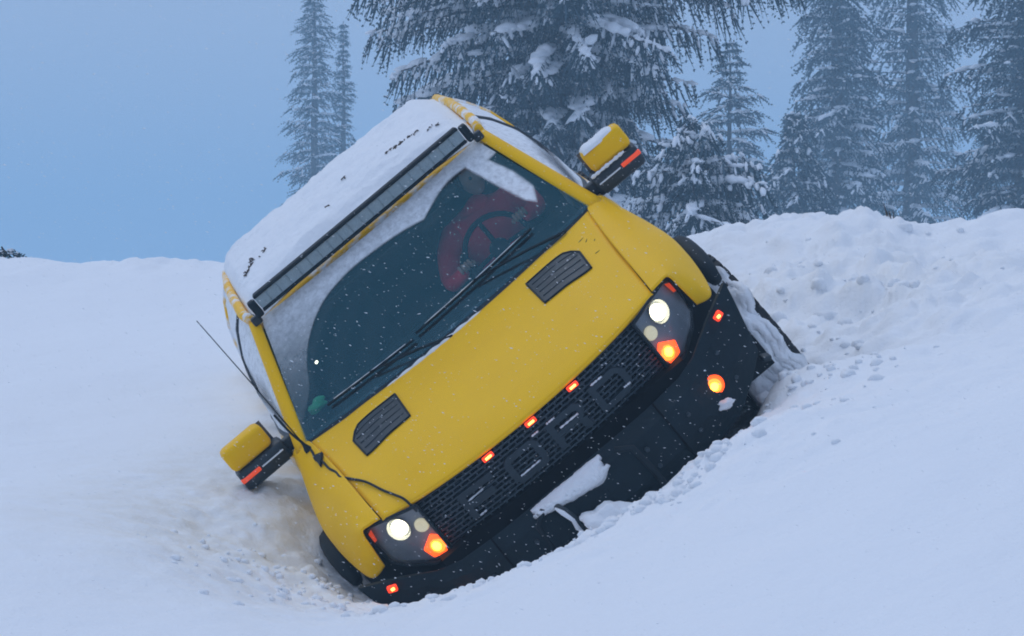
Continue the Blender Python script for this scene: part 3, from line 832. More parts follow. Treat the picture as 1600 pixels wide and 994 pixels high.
pl = mesh_obj('plate', V, F, 'bumper_steel', bp); solidify(pl, 0.05, -1); bevel(pl, 0.006, 2)
bm = bmesh.new(); bm.from_mesh(pl.data); bmesh.ops.recalc_face_normals(bm, faces=bm.faces)
if sum(f.normal.y for f in bm.faces) > 0: bmesh.ops.reverse_faces(bm, faces=bm.faces)
bm.to_mesh(pl.data); bm.free()
box('skid_plate', (0, 0.12, 0.50), (0.9, 0.30, 0.03), 'bumper_steel', bp, 0.008, (math.radians(-18), 0, 0))
box('filler', (0, 0.06, 0.80), (1.5, 0.10, 0.30), 'dark_void', bp)
for sg in (1, -1):
    for bx_, by_, bz_ in ((0.34, -0.185, 0.78), (0.34, -0.19, 0.68), (0.60, -0.11, 0.76), (0.60, -0.105, 0.66), (0.90, 0.035, 0.86), (0.90, 0.045, 0.70)):
        lathe('bolt', [(0.0005, -0.012), (0.010, -0.011), (0.012, -0.006), (0.012, 0.02)], (sg * bx_, by_, bz_), (0, 1, 0), 'grille_plastic', bp, 6, False)
    tube('seam', [(sg * 0.50, -0.078, 0.906), (sg * 0.50, -0.147, 0.84), (sg * 0.50, -0.160, 0.66), (sg * 0.50, -0.045, 0.487)], 0.005, 'dark_void', bp, 5)
    tube('brace_tube', [(sg * 0.30, -0.20, 0.56), (sg * 0.30, -0.235, 0.70), (sg * 0.29, -0.215, 0.845), (sg * 0.22, -0.19, 0.885)], 0.016, 'black_plastic', bp, 8)
# snow packed on the winch ledge
def ledge(u, v):
    x = -0.265 + 0.40 * u
    w = np.interp(u, [0, 0.08, 0.5, 0.85, 1.0], [0.010, 0.02, 0.062, 0.088, 0.05])
    th = math.pi * v
    nz = 0.022 * float(fbm(np.array([u * 7.0 + 2]), np.array([v * 3.0 + 5]), 5, 2.2, 0.6)[0])
    zb = 0.892
    return x + 0.03 * float(fbm(np.array([v * 4.0]), np.array([u * 3.0]), 4)[0]), -0.10 - 0.088 * math.sin(th * 0.9) - 0.012 - nz * 0.8, zb - w * 1.25 * v + nz * v
solidify(grid('ledge_snow', ledge, 90, 24, 'snow_clump', bp), 0.02, 0)
# tow hook, rimed
hk = tube('tow_hook', [(-0.155, -0.14, 0.86), (-0.160, -0.215, 0.852), (-0.148, -0.245, 0.825), (-0.135, -0.25, 0.775), (-0.142, -0.252, 0.730), (-0.130, -0.25, 0.685), (-0.095, -0.245, 0.655), (-0.05, -0.24, 0.655)], [0.018, 0.020, 0.020, 0.018, 0.017, 0.016, 0.015, 0.010], 'green_rime' if 'green_rime' in MAT else 'black_dusted', bp, 10)
tube('hook_snow', [(-0.172, -0.222, 0.862), (-0.158, -0.262, 0.832), (-0.143, -0.268, 0.775), (-0.150, -0.269, 0.730), (-0.140, -0.266, 0.690)], [0.006, 0.013, 0.010, 0.012, 0.004], 'snow_clump', hk, 8)
def clump(name, c, r, seed, parent, material='snow_clump', flat=1.0, sub=3):
    bm = bmesh.new(); bmesh.ops.create_icosphere(bm, subdivisions=sub, radius=1)
    R = np.random.RandomState(seed); k = R.rand(6) * 6
    for v in bm.verts:
        p = v.co
        d = 1 + 0.22 * math.sin(p.x * 3.1 + k[0]) * math.sin(p.y * 3.7 + k[1]) + 0.15 * math.sin(p.z * 5.3 + k[2] + p.x * 4) + 0.08 * math.sin(p.x * 11 + k[3]) * math.sin(p.z * 12 + k[4])
        v.co = Vector((p.x * r[0], p.y * r[1], p.z * r[2])) * d + Vector(c)
    me = bpy.data.meshes.new(name); bm.to_mesh(me); bm.free(); me.materials.append(MAT[material])
    me.polygons.foreach_set('use_smooth', [True] * len(me.polygons))
    o = bpy.data.objects.new(name, me); COL.objects.link(o)
    if parent: o.parent = parent
    return o
clump('bumper_snow', (0.775, -0.035, 0.655), (0.040, 0.02, 0.026), 4, bp, flat=1)
clump('bumper_snow', (0.36, -0.085, 0.510), (0.055, 0.03, 0.016), 9, bp)
for sg in (1, -1):
    c = Vector((sg * 0.785, -0.012, 0.755))
    fo = lathe('fog_lamp', [(0.0005, -0.008), (0.03, -0.006), (0.050, 0.0), (0.056, 0.012), (0.056, 0.03)], c, (0, 1, 0), 'amber_lens', bp, 28)
    lathe('bulb', [(0.0005, -0.016), (0.014, -0.015), (0.023, -0.012), (0.026, -0.006)], c, (0, 1, 0), 'amber_bulb', fo, 24)
    lathe('reflector', [(0.020, -0.013), (0.032, -0.010), (0.038, -0.004)], c, (0, 1, 0), 'amber_glow', fo, 24)
    lathe('bezel', [(0.057, -0.004), (0.064, -0.004), (0.066, 0.02)], c, (0, 1, 0), 'black_plastic', fo, 28)
    mk = box('marker_lamp', (sg * 1.02, 0.075, 0.985), (0.050, 0.025, 0.036), 'red_lens', bp, 0.008, (0, -sg * 0.3, sg * 0.35))
    box('bulb', (sg * 1.019, 0.060, 0.985), (0.020, 0.008, 0.014), 'red_bulb', mk, 0.003, (0, 0, sg * 0.35))
    box('side_step_bracket', (sg * 1.09, 0.30, 0.60), (0.05, 0.06, 0.03), 'black_dusted', bp, 0.01, (0.3, sg * 0.5, 0.2))

# -- wheels
TREADN = 36
for sg, wy in ((1, 0.97), (-1, 0.97), (1, 4.40), (-1, 4.40)):
    wh = empty('wheel', T)
    c = Vector((sg * 1.095, wy, 0.50))
    R = 0.485
    prof = [(0.25, -0.14), (0.30, -0.158), (0.40, -0.168), (0.45, -0.162), (0.473, -0.148), (R, -0.12), (R, 0.0), (R, 0.12), (0.473, 0.148), (0.45, 0.162), (0.40, 0.168), (0.30, 0.158), (0.25, 0.14)]
    lathe('tyre', prof, c, (1, 0, 0), 'rubber', wh, 48)
    V, F = [], []
    for k in range(TREADN):
        for r0 in (-0.125, -0.04, 0.045, 0.13):
            th = 2 * math.pi * (k + (0.5 if r0 in (-0.04, 0.13) else 0)) / TREADN
            e = Vector((0, math.cos(th), math.sin(th))); t = Vector((0, -math.sin(th), math.cos(th)))
            edge = abs(r0) > 0.1
            b = len(V)
            for dx in (-0.032, 0.032):
                for dt in (-0.026, 0.026):
                    for dr in (-0.01, 0.014):
                        V.append(c + Vector((r0 + dx, 0, 0)) + t * dt + e * (R + dr - (0.012 if edge and (r0 * dx) > 0 else 0)))
            for f in ((0, 1, 3, 2), (4, 6, 7, 5), (0, 4, 5, 1), (2, 3, 7, 6), (1, 5, 7, 3), (0, 2, 6, 4)): F.append(tuple(b + q for q in f))
    mesh_obj('tread', V, F, 'rubber', wh)
    lathe('rim', [(0.25, 0.145), (0.245, 0.10), (0.20, 0.08), (0.08, 0.10), (0.07, 0.12), (0.001, 0.12)], c, (sg, 0, 0), 'rim_metal', wh, 24)
    if wy < 2:
        def pk(u, v, c=c, sg=sg, R=R):
            th = math.radians(108 + 145 * v)
            w = -0.155 + 0.30 * u
            n = float(fbm(np.array([u * 5 + sg]), np.array([v * 9]), 4)[0])
            rag = 0.045 * float(fbm(np.array([v * 14.0 + 3]), np.array([sg * 2.0]), 3)[0]) * u
            rr = R + 0.022 + 0.05 * n + 0.02 * float(fbm(np.array([u * 14 + 3]), np.array([v * 26]), 3)[0]) - 0.035 * (u > 0.97) - 0.03 * (u < 0.02)
            return c.x + sg * (w + rag), c.y + rr * math.cos(th), c.z + rr * math.sin(th)
        solidify(grid('packed_snow', lambda u, v: pk(u, 1 - v), 40, 80, 'snow_clump', wh), 0.03, 0)

# -- mirrors
for sg in (1, -1):
    mr = empty('mirror', T)
    def rb(name, x0, x1, z0, z1, y0, y1, material, bev, tilt=0.0, parent=mr, lean=0.0):
        c = ((x0 + x1) / 2 * sg, (y0 + y1) / 2, (z0 + z1) / 2)
        return box(name, c, (abs(x1 - x0), y1 - y0, z1 - z0), material, parent, bev, (0, tilt * sg, -0.10 * sg))
    cap = rb('cap', 1.095, 1.350, 1.590, 1.722, 1.45, 1.60, 'yellow_paint', 0.030, -0.02)
    base = rb('housing', 1.055, 1.352, 1.468, 1.586, 1.44, 1.61, 'black_dusted', 0.024, -0.02)
    rb('arm', 0.985, 1.09, 1.485, 1.560, 1.50, 1.57, 'black_dusted', 0.015)
    sgl = rb('turn_signal', 1.225, 1.348, 1.528, 1.554, 1.427, 1.46, 'signal_lens', 0.006, -0.02, base)
    rb('trim_line', 1.075, 1.215, 1.536, 1.541, 1.428, 1.46, 'snow_clump', 0.002, -0.02, base)
    rb('glass', 1.085, 1.335, 1.500, 1.700, 1.605, 1.612, 'rim_metal', 0.0)
    if sg > 0:
        def msn(u, v):
            n = 0.002 * math.sin(u * 11) + 0.0015 * math.sin(u * 33 + 1)
            th = math.pi * v
            return 1.105 + 0.215 * u, 1.525 - 0.070 * math.cos(th), 1.706 + (0.030 + n) * math.sin(th) ** 0.6 * min(1, u * 8, (1 - u) * 8) ** 0.5
        grid('snow', msn, 30, 8, 'snow_clump', mr)
        def msn2(u, v):
            n = 0.5 + 0.5 * abs(math.sin(u * 9 + 0.5) * math.sin(u * 23)); th = math.pi * v
            return 1.06 + 0.22 * u, 1.437 - 0.010 * n * math.sin(th), 1.594 + 0.012 * n * math.cos(th)
        grid('snow', msn2, 40, 6, 'snow_clump', mr)

# -- antenna on the cowl side
an = empty('antenna', T)
lathe('base', [(0.022, 0.0), (0.020, 0.015), (0.010, 0.04), (0.006, 0.07)], (-0.965, 1.25, 1.49), (0, 0, 1), 'black_plastic', an, 12)
tube('mast', [(-0.965, 1.25, 1.53), (-0.962, 1.245, 1.9), (-0.966, 1.24, 2.385)], [0.0040, 0.0030, 0.0024], 'black_plastic', an, 6)

# -- interior
box('dashboard', (0, 1.70, 1.37), (1.86, 0.50, 0.22), 'dark_trim', T, 0.05)
def liner(u, v):
    s = 2 * u - 1; y = 2.0 + 1.52 * v
    return s * 0.74, y, 2.055 - 0.03 * s * s
solidify(grid('headliner', liner, 10, 6, 'dark_trim', T), 0.02, -1)
def backwall(u, v):
    z = 0.60 + 1.45 * v
    return (2 * u - 1) * (SX(z) - 0.06), 3.545, z
bw = grid('rear_wall', backwall, 8, 8, 'dark_trim', T); solidify(bw, 0.04, 0)
box('rear_window', (0, 3.600, 1.80), (1.25, 0.012, 0.36), 'side_glass', T)
box('floor', (0, 2.6, 0.62), (1.9, 2.1, 0.06), 'dark_trim', T)
for x in (-0.48, 0.48):
    st = empty('seat', T)
    box('cushion', (x, 2.45, 1.02), (0.54, 0.55, 0.18), 'seat_cloth', st, 0.06)
    box('backrest', (x, 2.74, 1.38), (0.54, 0.16, 0.68), 'seat_cloth', st, 0.06, (math.radians(-12), 0, 0))
    box('headrest', (x, 2.84, 1.82), (0.28, 0.11, 0.18), 'seat_cloth', st, 0.04, (math.radians(-8), 0, 0))
box('rear_bench', (0, 3.35, 1.20), (1.6, 0.20, 0.8), 'seat_cloth', T, 0.05)
sw = empty('steering_wheel', T)
SWC = Vector((0.48, 1.98, 1.50)); swa = Vector((0, -0.88, 0.48)).normalized(); sa = Vector((1, 0, 0)); sb = swa.cross(sa)
tube('rim', [SWC + (sa * math.cos(k * math.pi / 16) + sb * math.sin(k * math.pi / 16)) * 0.19 for k in range(33)], 0.016, 'dark_trim', sw, 8)
for th in (0.1, math.pi - 0.1, -math.pi / 2):
    tube('spoke', [SWC, SWC + (sa * math.cos(th) - sb * math.sin(th)) * 0.185], 0.014, 'dark_trim', sw, 6)
lathe('hub', [(0.001, 0.02), (0.05, 0.015), (0.06, -0.01), (0.05, -0.08), (0.03, -0.3)], SWC, swa, 'dark_trim', sw, 16)

# -- cab body, bed, chassis
def cabfloor(sg): pass
bed = empty('cargo_bed', T)
for sg in (1, -1):
    def bs(u, v):
        y = 3.66 + 1.92 * u; z = 0.60 + 0.85 * v
        wy = (y - 4.40) / 0.55
        low = 0.56 + 0.55 * math.sqrt(max(0, 1 - wy * wy)) if abs(wy) < 1 else 0.60
        z = max(low, 0.60) + (1.46 - max(low, 0.60)) * v
        return sg * (1.06 + 0.07 * math.exp(-wy * wy) * (1 - v) - 0.02 * v * v), y, z
    solidify(grid('side', bs, 30, 10, 'yellow_snowy', bed), 0.03, 0)
box('front_wall', (0, 3.68, 1.03), (2.0, 0.03, 0.84), 'yellow_snowy', bed)
box('tailgate', (0, 5.57, 1.03), (2.04, 0.05, 0.84), 'yellow_snowy', bed, 0.01)
box('floor', (0, 4.6, 0.72), (2.0, 1.85, 0.05), 'black_plastic', bed)
grid('bed_snow', lambda u, v: ((2 * u - 1) * 1.0, 3.71 + 1.82 * v, 1.30 + 0.05 * float(fbm(np.array([u * 4]), np.array([v * 4]), 3)[0]) - 0.1 * abs(2 * u - 1) ** 4), 30, 30, 'snow_clump', bed)
fr_o = empty('chassis', T)
for sg in (1, -1):
    box('rail', (sg * 0.42, 2.8, 0.55), (0.09, 5.3, 0.16), 'dark_trim', fr_o, 0.01)
for y in (0.97, 4.40):
    tube('axle', [(-0.98, y, 0.50), (0.98, y, 0.50)], 0.05, 'dark_trim', fr_o, 10)
box('engine', (0, 0.85, 0.80), (0.9, 1.0, 0.5), 'dark_void', fr_o, 0.03)
box('firewall', (0, 1.42, 1.05), (1.95, 0.05, 0.85), 'dark_void', fr_o)
for q in (o for o in list(COL.objects) if o.name.startswith('cab_')): pass

# things lying in or on the truck
def placed(o):
    o.matrix_world = TRUCK_M
    return o
gl_o = clump('cloth_bundle', (-0.80, 1.555, 1.575), (0.058, 0.035, 0.030), 3, None, 'green_cloth')
placed(gl_o); tag(gl_o, 'small green cloth item lying on the dashboard corner behind the windshield', 'cloth')
lp = clump('light_spot', (-0.655, 1.60, 1.745), (0.008, 0.006, 0.008), 5, None, 'spot_glow', sub=2)  # added glowing bead for a bright spot in the glass, no known lamp
st_l = tube('stalk', [(-0.655, 1.60, 1.74), (-0.66, 1.62, 1.62), (-0.66, 1.64, 1.46)], 0.004, 'dark_trim', lp, 6)  # stalk invented to carry the bead
placed(lp); tag(lp, 'tiny glowing bead added as a bright spot behind the windshield, on an added thin stalk', 'light spot')

# cable slung across the hood
cp = [(-0.985, 1.30, 1.74), (-0.982, 1.31, 1.62), (-0.972, 1.32, 1.54)]
for x, y in ((-0.957, 1.27), (-0.952, 1.16), (-0.958, 1.06), (-0.932, 0.97), (-0.922, 0.85), (-0.902, 0.76), (-0.896, 0.69), (-0.858, 0.61), (-0.805, 0.47), (-0.760, 0.316), (-0.725, 0.20), (-0.70, 0.12)):
    cp.append((x, y, hood_at(x, y) + 0.012 + 0.004 * math.sin(x * 60)))
cp.append((-0.690, 0.075, 1.20))
cpd = [tuple(cat(cp, k / 80)) for k in range(81)]
cb = tube('cable', cpd, 0.0065, 'black_plastic', None, 6)
kx, ky = -0.950, 1.04
tri = prism('connector', [(kx - 0.005, ky + 0.03, hood_at(kx, ky) + 0.022), (kx + 0.045, ky - 0.01, hood_at(kx, ky) + 0.018), (kx - 0.005, ky - 0.10, hood_at(kx, ky) - 0.01)], 0.014, 'black_plastic', cb, 0, (0, 0, 1))
placed(cb); tag(cb, 'thin black cable slung across the yellow hood from the antenna to the headlight', 'cable')

# ------------------------------------------------------------------ the driver
def skin_body(name, joints, edges, material, parent, root=0, sub=2):
    me = bpy.data.meshes.new(name)
    me.from_pydata([j[:3] for j in joints], edges, [])
    o = bpy.data.objects.new(name, me); COL.objects.link(o)
    if parent: o.parent = parent
    m = o.modifiers.new('skin', 'SKIN'); m.use_smooth_shade = True
    for i, j in enumerate(joints):
        sv = me.skin_vertices[0].data[i]
        r = j[3]; sv.radius = r if isinstance(r, tuple) else (r, r)
        sv.use_root = (i == root)
    subsurf(o, sub)
    me.materials.append(MAT[material])
    return o
person = empty('person'); placed(person)
tag(person, 'driver in a red jacket sitting behind the steering wheel', 'person')
J = [(0.50, 2.48, 1.16, 0.15), (0.51, 2.53, 1.34, 0.16), (0.53, 2.55, 1.52, (0.17, 0.13)), (0.55, 2.52, 1.63, 0.09), (0.58, 2.49, 1.70, 0.055),
     (0.34, 2.50, 1.60, 0.080), (0.24, 2.36, 1.56, 0.066), (0.18, 2.22, 1.50, 0.062), (0.16, 2.10, 1.48, 0.052), (0.26, 1.98, 1.52, 0.040),
     (0.74, 2.48, 1.58, 0.080), (0.79, 2.34, 1.53, 0.066), (0.79, 2.20, 1.50, 0.060), (0.75, 2.08, 1.52, 0.050), (0.68, 1.98, 1.55, 0.040)]
skin_body('jacket', J, [(0, 1), (1, 2), (2, 3), (3, 4), (2, 5), (5, 6), (6, 7), (7, 8), (8, 9), (2, 10), (10, 11), (11, 12), (12, 13), (13, 14)], 'red_jacket', person)
L = [(0.50, 2.46, 1.14, 0.15), (0.40, 2.34, 1.13, 0.095), (0.36, 2.02, 1.14, 0.075), (0.36, 1.86, 0.86, 0.055), (0.60, 2.34, 1.13, 0.095), (0.64, 2.02, 1.14, 0.075), (0.64, 1.86, 0.86, 0.055)]
skin_body('trousers', L, [(0, 1), (1, 2), (2, 3), (0, 4), (4, 5), (5, 6)], 'trousers', person)
def head_mesh():
    bm = bmesh.new(); bmesh.ops.create_uvsphere(bm, u_segments=24, v_segments=18, radius=1)
    for v in bm.verts:
        x, y, z = v.co
        w = 0.076 * (1 - 0.22 * max(0, -z)); d = 0.098
        p = Vector((x * w, y * d, z * 0.118))
        if y < -0.2:
            p.y -= 0.022 * math.exp(-((x / 0.16) ** 2 + ((z + 0.12) / 0.16) ** 2))            # nose
            p.y += 0.012 * (math.exp(-(((x - 0.38) / 0.18) ** 2 + ((z - 0.08) / 0.12) ** 2)) + math.exp(-(((x + 0.38) / 0.18) ** 2 + ((z - 0.08) / 0.12) ** 2)))
            p.y -= 0.008 * math.exp(-((x / 0.3) ** 2 + ((z + 0.45) / 0.06) ** 2))             # lips
            p.y -= 0.010 * math.exp(-((x / 0.3) ** 2 + ((z + 0.80) / 0.15) ** 2))             # chin
        for sx in (1, -1):
            p.x += sx * 0.014 * math.exp(-(((x - sx) / 0.2) ** 2 + ((y - 0.1) / 0.18) ** 2 + ((z + 0.05) / 0.22) ** 2))   # ears
        v.co = p
    me = bpy.data.meshes.new('head'); bm.to_mesh(me); bm.free()
    me.polygons.foreach_set('use_smooth', [True] * len(me.polygons)); me.materials.append(MAT['skin'])
    o = bpy.data.objects.new('head', me); COL.objects.link(o); return o
hd = head_mesh(); hd.parent = person; hd.location = (0.62, 2.45, 1.815); hd.rotation_euler = (math.radians(8), math.radians(10), math.radians(14))
bm = bmesh.new(); bmesh.ops.create_uvsphere(bm, u_segments=20, v_segments=14, radius=1)
for v in list(bm.verts):
    if v.co.z < -0.35 or (v.co.y < -0.55 and v.co.z < 0.45): bm.verts.remove(v)
for v in bm.verts: v.co = Vector((v.co.x * 0.084, v.co.y * 0.106, v.co.z * 0.126))
me = bpy.data.meshes.new('hair'); bm.to_mesh(me); bm.free(); me.materials.append(MAT['hair'])
hr = bpy.data.objects.new('hair', me); COL.objects.link(hr); hr.parent = hd; solidify(hr, 0.01, 0)
for sx in (1, -1):
    lathe('eye', [(0.001, -0.012), (0.009, -0.008), (0.012, 0.0)], (sx * 0.029, -0.078, 0.010), (0, 1, 0), 'hair', hd, 10)
for c, sx in (((0.27, 1.965, 1.535), 1), ((0.675, 1.965, 1.565), -1)):
    hnd = empty('hand', person)
    joints = [(c[0], c[1] + 0.03, c[2] - 0.005, 0.030), (c[0] + sx * 0.005, c[1] - 0.015, c[2] + 0.015, (0.040, 0.020))]
    skin_body('palm', joints, [(0, 1)], 'skin', hnd)
    for k in range(4):
        dx = (k - 1.5) * 0.021
        a = (c[0] + dx, c[1] - 0.010, c[2] + 0.020); ln = (0.8, 1.0, 0.95, 0.75)[k]
        skin_body('finger', [(*a, 0.010), (a[0], a[1] - 0.030 * ln, a[2] + 0.018, 0.0095), (a[0], a[1] - 0.045 * ln, a[2] - 0.008, 0.009), (a[0], a[1] - 0.026 * ln, a[2] - 0.030, 0.008)], [(0, 1), (1, 2), (2, 3)], 'skin', hnd, sub=1)
    skin_body('thumb', [(c[0] + sx * 0.030, c[1] + 0.012, c[2], 0.012), (c[0] + sx * 0.052, c[1] - 0.008, c[2] + 0.006, 0.011), (c[0] + sx * 0.050, c[1] - 0.034, c[2] - 0.004, 0.009)], [(0, 1), (1, 2)], 'skin', hnd, sub=1)

# ------------------------------------------------------------------ loose snow clods
def ico(sub):
    bm = bmesh.new(); bmesh.ops.create_icosphere(bm, subdivisions=sub, radius=1)
    v = np.array([q.co[:] for q in bm.verts]); f = np.array([[w.index for w in q.verts] for q in bm.faces]); bm.free()
    return v, f
ICO1, ICO2 = ico(1), ico(2)
def lumps(name, C, S, seed, material, parent=None, base=ICO1, jit=0.22, D=None):
    """C (n,3) centres, S (n,3) radii: uneven lumps in one mesh"""
    R = np.random.RandomState(seed); bv, bf = base; n = len(C)
    jv = 1 + jit * (R.rand(n, len(bv), 1) - 0.5) * 2
    V = (bv[None] * jv) * S[:, None, :]
    if D is not None:
        a = D / (np.linalg.norm(D, axis=1)[:, None] + 1e-9); b = np.cross(np.array((0, 0, 1.0)), a); b /= np.linalg.norm(b, axis=1)[:, None] + 1e-9; c = np.cross(a, b)
        V = V[:, :, 0:1] * a[:, None] + V[:, :, 1:2] * b[:, None] + V[:, :, 2:3] * c[:, None]
    V = V + C[:, None, :]
    F = bf[None] + (np.arange(n) * len(bv))[:, None, None]
    return np_mesh(name, V.reshape(-1, 3), F.reshape(-1, 3), [material], None, parent, True)
R = np.random.RandomState(11)
C, S = [], []
def scatter(n, fx, rmin, rmax, sink=0.3):
    for _ in range(n):
        x, y = fx()
        r = rmin + (rmax - rmin) * R.rand() ** 2.5
        C.append((x, y, gz(x, y) + r * (0.45 - sink))); S.append((r * R.uniform(0.8, 1.4), r * R.uniform(0.8, 1.4), r * R.uniform(0.6, 1.0)))
crest = np.array([survey(*p)[:2] for p in [(575, 950, 13.5), (740, 912, 13.4), (840, 868, 13.3), (920, 815, 13.3), (1060, 764, 13.3), (1160, 668, 13.5)]])
def on_crest():
    t = R.rand() * (len(crest) - 1.001); i = int(t); p = crest[i] + (crest[i + 1] - crest[i]) * (t - i)
    return p[0] + R.randn() * 0.06, p[1] + R.randn() * 0.10
scatter(420, on_crest, 0.005, 0.034, 0.42)
scatter(200, lambda: (R.normal(-0.95, 0.3), R.normal(14.1, 0.4)), 0.005, 0.030, 0.45)
scatter(90, lambda: (R.normal(2.0, 0.5), R.normal(16.4, 0.9)), 0.010, 0.080, 0.6)
scatter(160, lambda: (R.normal(1.45, 0.25), R.normal(14.4, 0.5)), 0.006, 0.035, 0.45)
clods = lumps('snow_clods', np.array(C), np.array(S), 3, 'snow_clump', base=ICO2, jit=0.16)
tag(clods, 'loose crumbled snow lumps around the truck', kind='stuff')

# snow heaped against the bumper middle
hp = clump('snow_heap', tw(0.01, -0.33, 0.66), (0.16, 0.12, 0.085), 21, None, 'snow_clump', sub=4)
tag(hp, 'rounded heap of snow pushed up against the middle of the bumper', 'snow heap')

# ------------------------------------------------------------------ spruces
TS = 2.0                                   # the wood stands this much farther and taller than first guessed
def spruce(name, label, x, y, height, radius, seed, detail=1.0, vis_top=None, snow=1.0, droop=0.35, hang=0.5, bottom=0.25, rime=0.35, slim=1.0, lump=1.0, special=(), blade=0.045, group='snowy spruces behind the bank', zoff=0.0, dens=1.0, rfun=None):
    """trunk, crown of needle blades on drooping branchlets, snow lying on the branches"""
    R = np.random.RandomState(seed)
    height, radius, blade, bottom = height * TS, radius * TS, blade * TS, bottom * TS
    special = [(a * TS, b, c * TS, d) for a, b, c, d in special]; rf0 = rfun
    if rf0: rfun = lambda h: rf0(h / TS) * TS
    root = empty(name); root.location = (x, y, gz(x, y) - 0.1 + zoff)
    tag(root, label, 'tree', group)
    tr = 0.018 * height + 0.03
    tp = [(0.02 * math.sin(k * 1.3 + seed), 0.02 * math.cos(k * 1.7), height * k / 12) for k in range(13)]
    tube('trunk', tp, [tr * (1.25 if k == 0 else 1) * (1 - 0.95 * k / 12) + 0.006 for k in range(13)], 'bark', root, 10)
    B = []                                               # branches: h, az, L, elev
    h = bottom
    while h < height * 0.985:
        f = h / height
        n = max(3, int(round((7 if f < 0.8 else 5) * dens)))
        a0 = R.rand() * 6.28
        L0 = radius * (1 - f) ** 0.75 * (0.55 + 0.45 * min(1, (h + 0.3) / 1.0)) * slim
        if rfun: L0 = rfun(h)
        for k in range(n):
            B.append((h + R.randn() * 0.05, a0 + 6.283 * k / n + R.randn() * 0.25, max(0.12, L0 * (0.55 + 0.75 * R.rand() ** 1.5)), 0.35 * f - 0.05 + R.randn() * 0.08))
        h += (0.26 - 0.12 * f) * (0.9 + 0.25 * R.rand()) * max(0.7, (blade / 0.05) ** 0.6)
    for s in special: B.append(s)
    wood_v, wood_f = [], []
    bp_, bd_, bl_, bw_, br_ = [], [], [], [], []          # blades: base, dir, length, width, rime flag
    LC, LS, LD = [], [], []
    for (h, az, L, el) in B:
        fine = detail if (vis_top is None or h < vis_top) else detail * 0.45
        rad = np.array((math.cos(az), math.sin(az), 0)); sid = np.array((-math.sin(az), math.cos(az), 0))
        n = max(4, int(L / (0.075 * (blade / 0.05) ** 0.75) * (0.5 + 0.5 * fine)))
        t = np.linspace(0, 1, n)
        r = t * L
        wob = R.randn() * 0.08 * L
        P = rad * r[:, None] + sid * (wob * np.sin(t * 3.0))[:, None]
        P[:, 2] = h + math.tan(el) * r - droop * r * r / max(radius, 0.6) + 0.10 * droop * L * np.clip(t - 0.75, 0, 1) * 4
        tv, tf = tube_data(P[:: max(1, n // 6)], [max(0.004, 0.016 * L * (1 - 0.85 * q) + 0.003) for q in t[:: max(1, n // 6)]], 5, False)
        o = len(wood_v); wood_v += [tuple(v) for v in tv]; wood_f += [tuple(o + q for q in f) for f in tf]
        for i in range(1, n):
            tan = P[i] - P[i - 1]; tan = tan / (np.linalg.norm(tan) + 1e-9)
            q = t[i]
            if q < 0.06: continue
            ll = (0.12 + 0.26 * math.sin(math.pi * min(1, 0.25 + 0.75 * (1 - q)))) * min(1.0, L / 1.2 + 0.25) * R.uniform(0.6, 1.25) * (blade / 0.05) ** 0.7
            subs = [(1, 0), (-1, 0)] + ([(0, 1)] if R.rand() < 0.6 else []) + ([(0, 0)] if i == n - 1 else [])
            for sdv, mid in subs:
                d = tan * R.uniform(0.35, 0.8) + sid * sdv * R.uniform(0.5, 1.0) + np.array((0, 0, -1)) * (hang * R.uniform(0.5, 1.6) + (0.5 if mid else 0))
                d /= np.linalg.norm(d)
                l2 = ll * (0.8 if mid else 1)
                m = max(3, int(l2 / (0.022 * blade / 0.05) * (0.35 + 0.65 * fine)))
                u = np.linspace(0.05, 1, m)
                Q = P[i] + d * (u * l2)[:, None]
                Q[:, 2] -= hang * 0.55 * l2 * u * u
                for rep in range(2):
                    rv = R.randn(m, 3); rv -= (rv @ d)[:, None] * d; rv /= np.linalg.norm(rv, axis=1)[:, None] + 1e-9
                    D = rv * 0.62 + d * R.uniform(0.6, 1.1); D[:, 2] -= 0.1
                    bp_.append(Q); bd_.append(D / np.linalg.norm(D, axis=1)[:, None])
                    bl_.append(blade * R.uniform(0.6, 1.25, m) * (1 - 0.35 * u)); bw_.append(np.full(m, blade * 0.24) * R.uniform(0.7, 1.4, m) / (0.45 + 0.55 * fine))
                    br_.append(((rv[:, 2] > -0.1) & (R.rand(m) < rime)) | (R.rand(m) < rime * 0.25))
                cl = Q[-1] - P[i]; cn = np.linalg.norm(cl)
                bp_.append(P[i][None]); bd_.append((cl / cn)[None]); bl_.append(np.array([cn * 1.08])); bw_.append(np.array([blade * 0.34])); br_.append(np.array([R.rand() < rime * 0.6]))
                if R.rand() < 0.75 * snow and fine > 0.4 and not mid:
                    w = (0.007 + 0.009 * R.rand()) * lump * blade / 0.045; j = R.randint(0, max(1, m // 2)); c = Q[j] + np.array((0, 0, w * 0.8))
                    LC.append(c); LS.append((l2 * R.uniform(0.16, 0.34), w * R.uniform(0.8, 1.5), w * 0.8)); LD.append(Q[min(j + 2, m - 1)] - Q[max(j - 1, 0)] + d * 1e-4)
            if R.rand() < 0.85 * snow:
                w = (0.010 + 0.015 * math.sin(math.pi * q)) * min(1.2, 0.4 + L * 0.3) * R.uniform(0.5, 1.5) * lump * blade / 0.045
                LC.append(P[i] + np.array((R.randn() * w * 0.6, R.randn() * w * 0.6, w * 0.5))); LS.append((w * R.uniform(1.8, 4.0), w * R.uniform(0.9, 1.8), w * 0.8)); LD.append(tan + sid * R.randn() * 0.35)
    # top leader
    P0 = np.concatenate(bp_); D0 = np.concatenate(bd_); l0 = np.concatenate(bl_); w0 = np.concatenate(bw_); r0 = np.concatenate(br_)
    rv = R.randn(len(P0), 3); sv = np.cross(D0, rv); sv /= np.linalg.norm(sv, axis=1)[:, None] + 1e-9
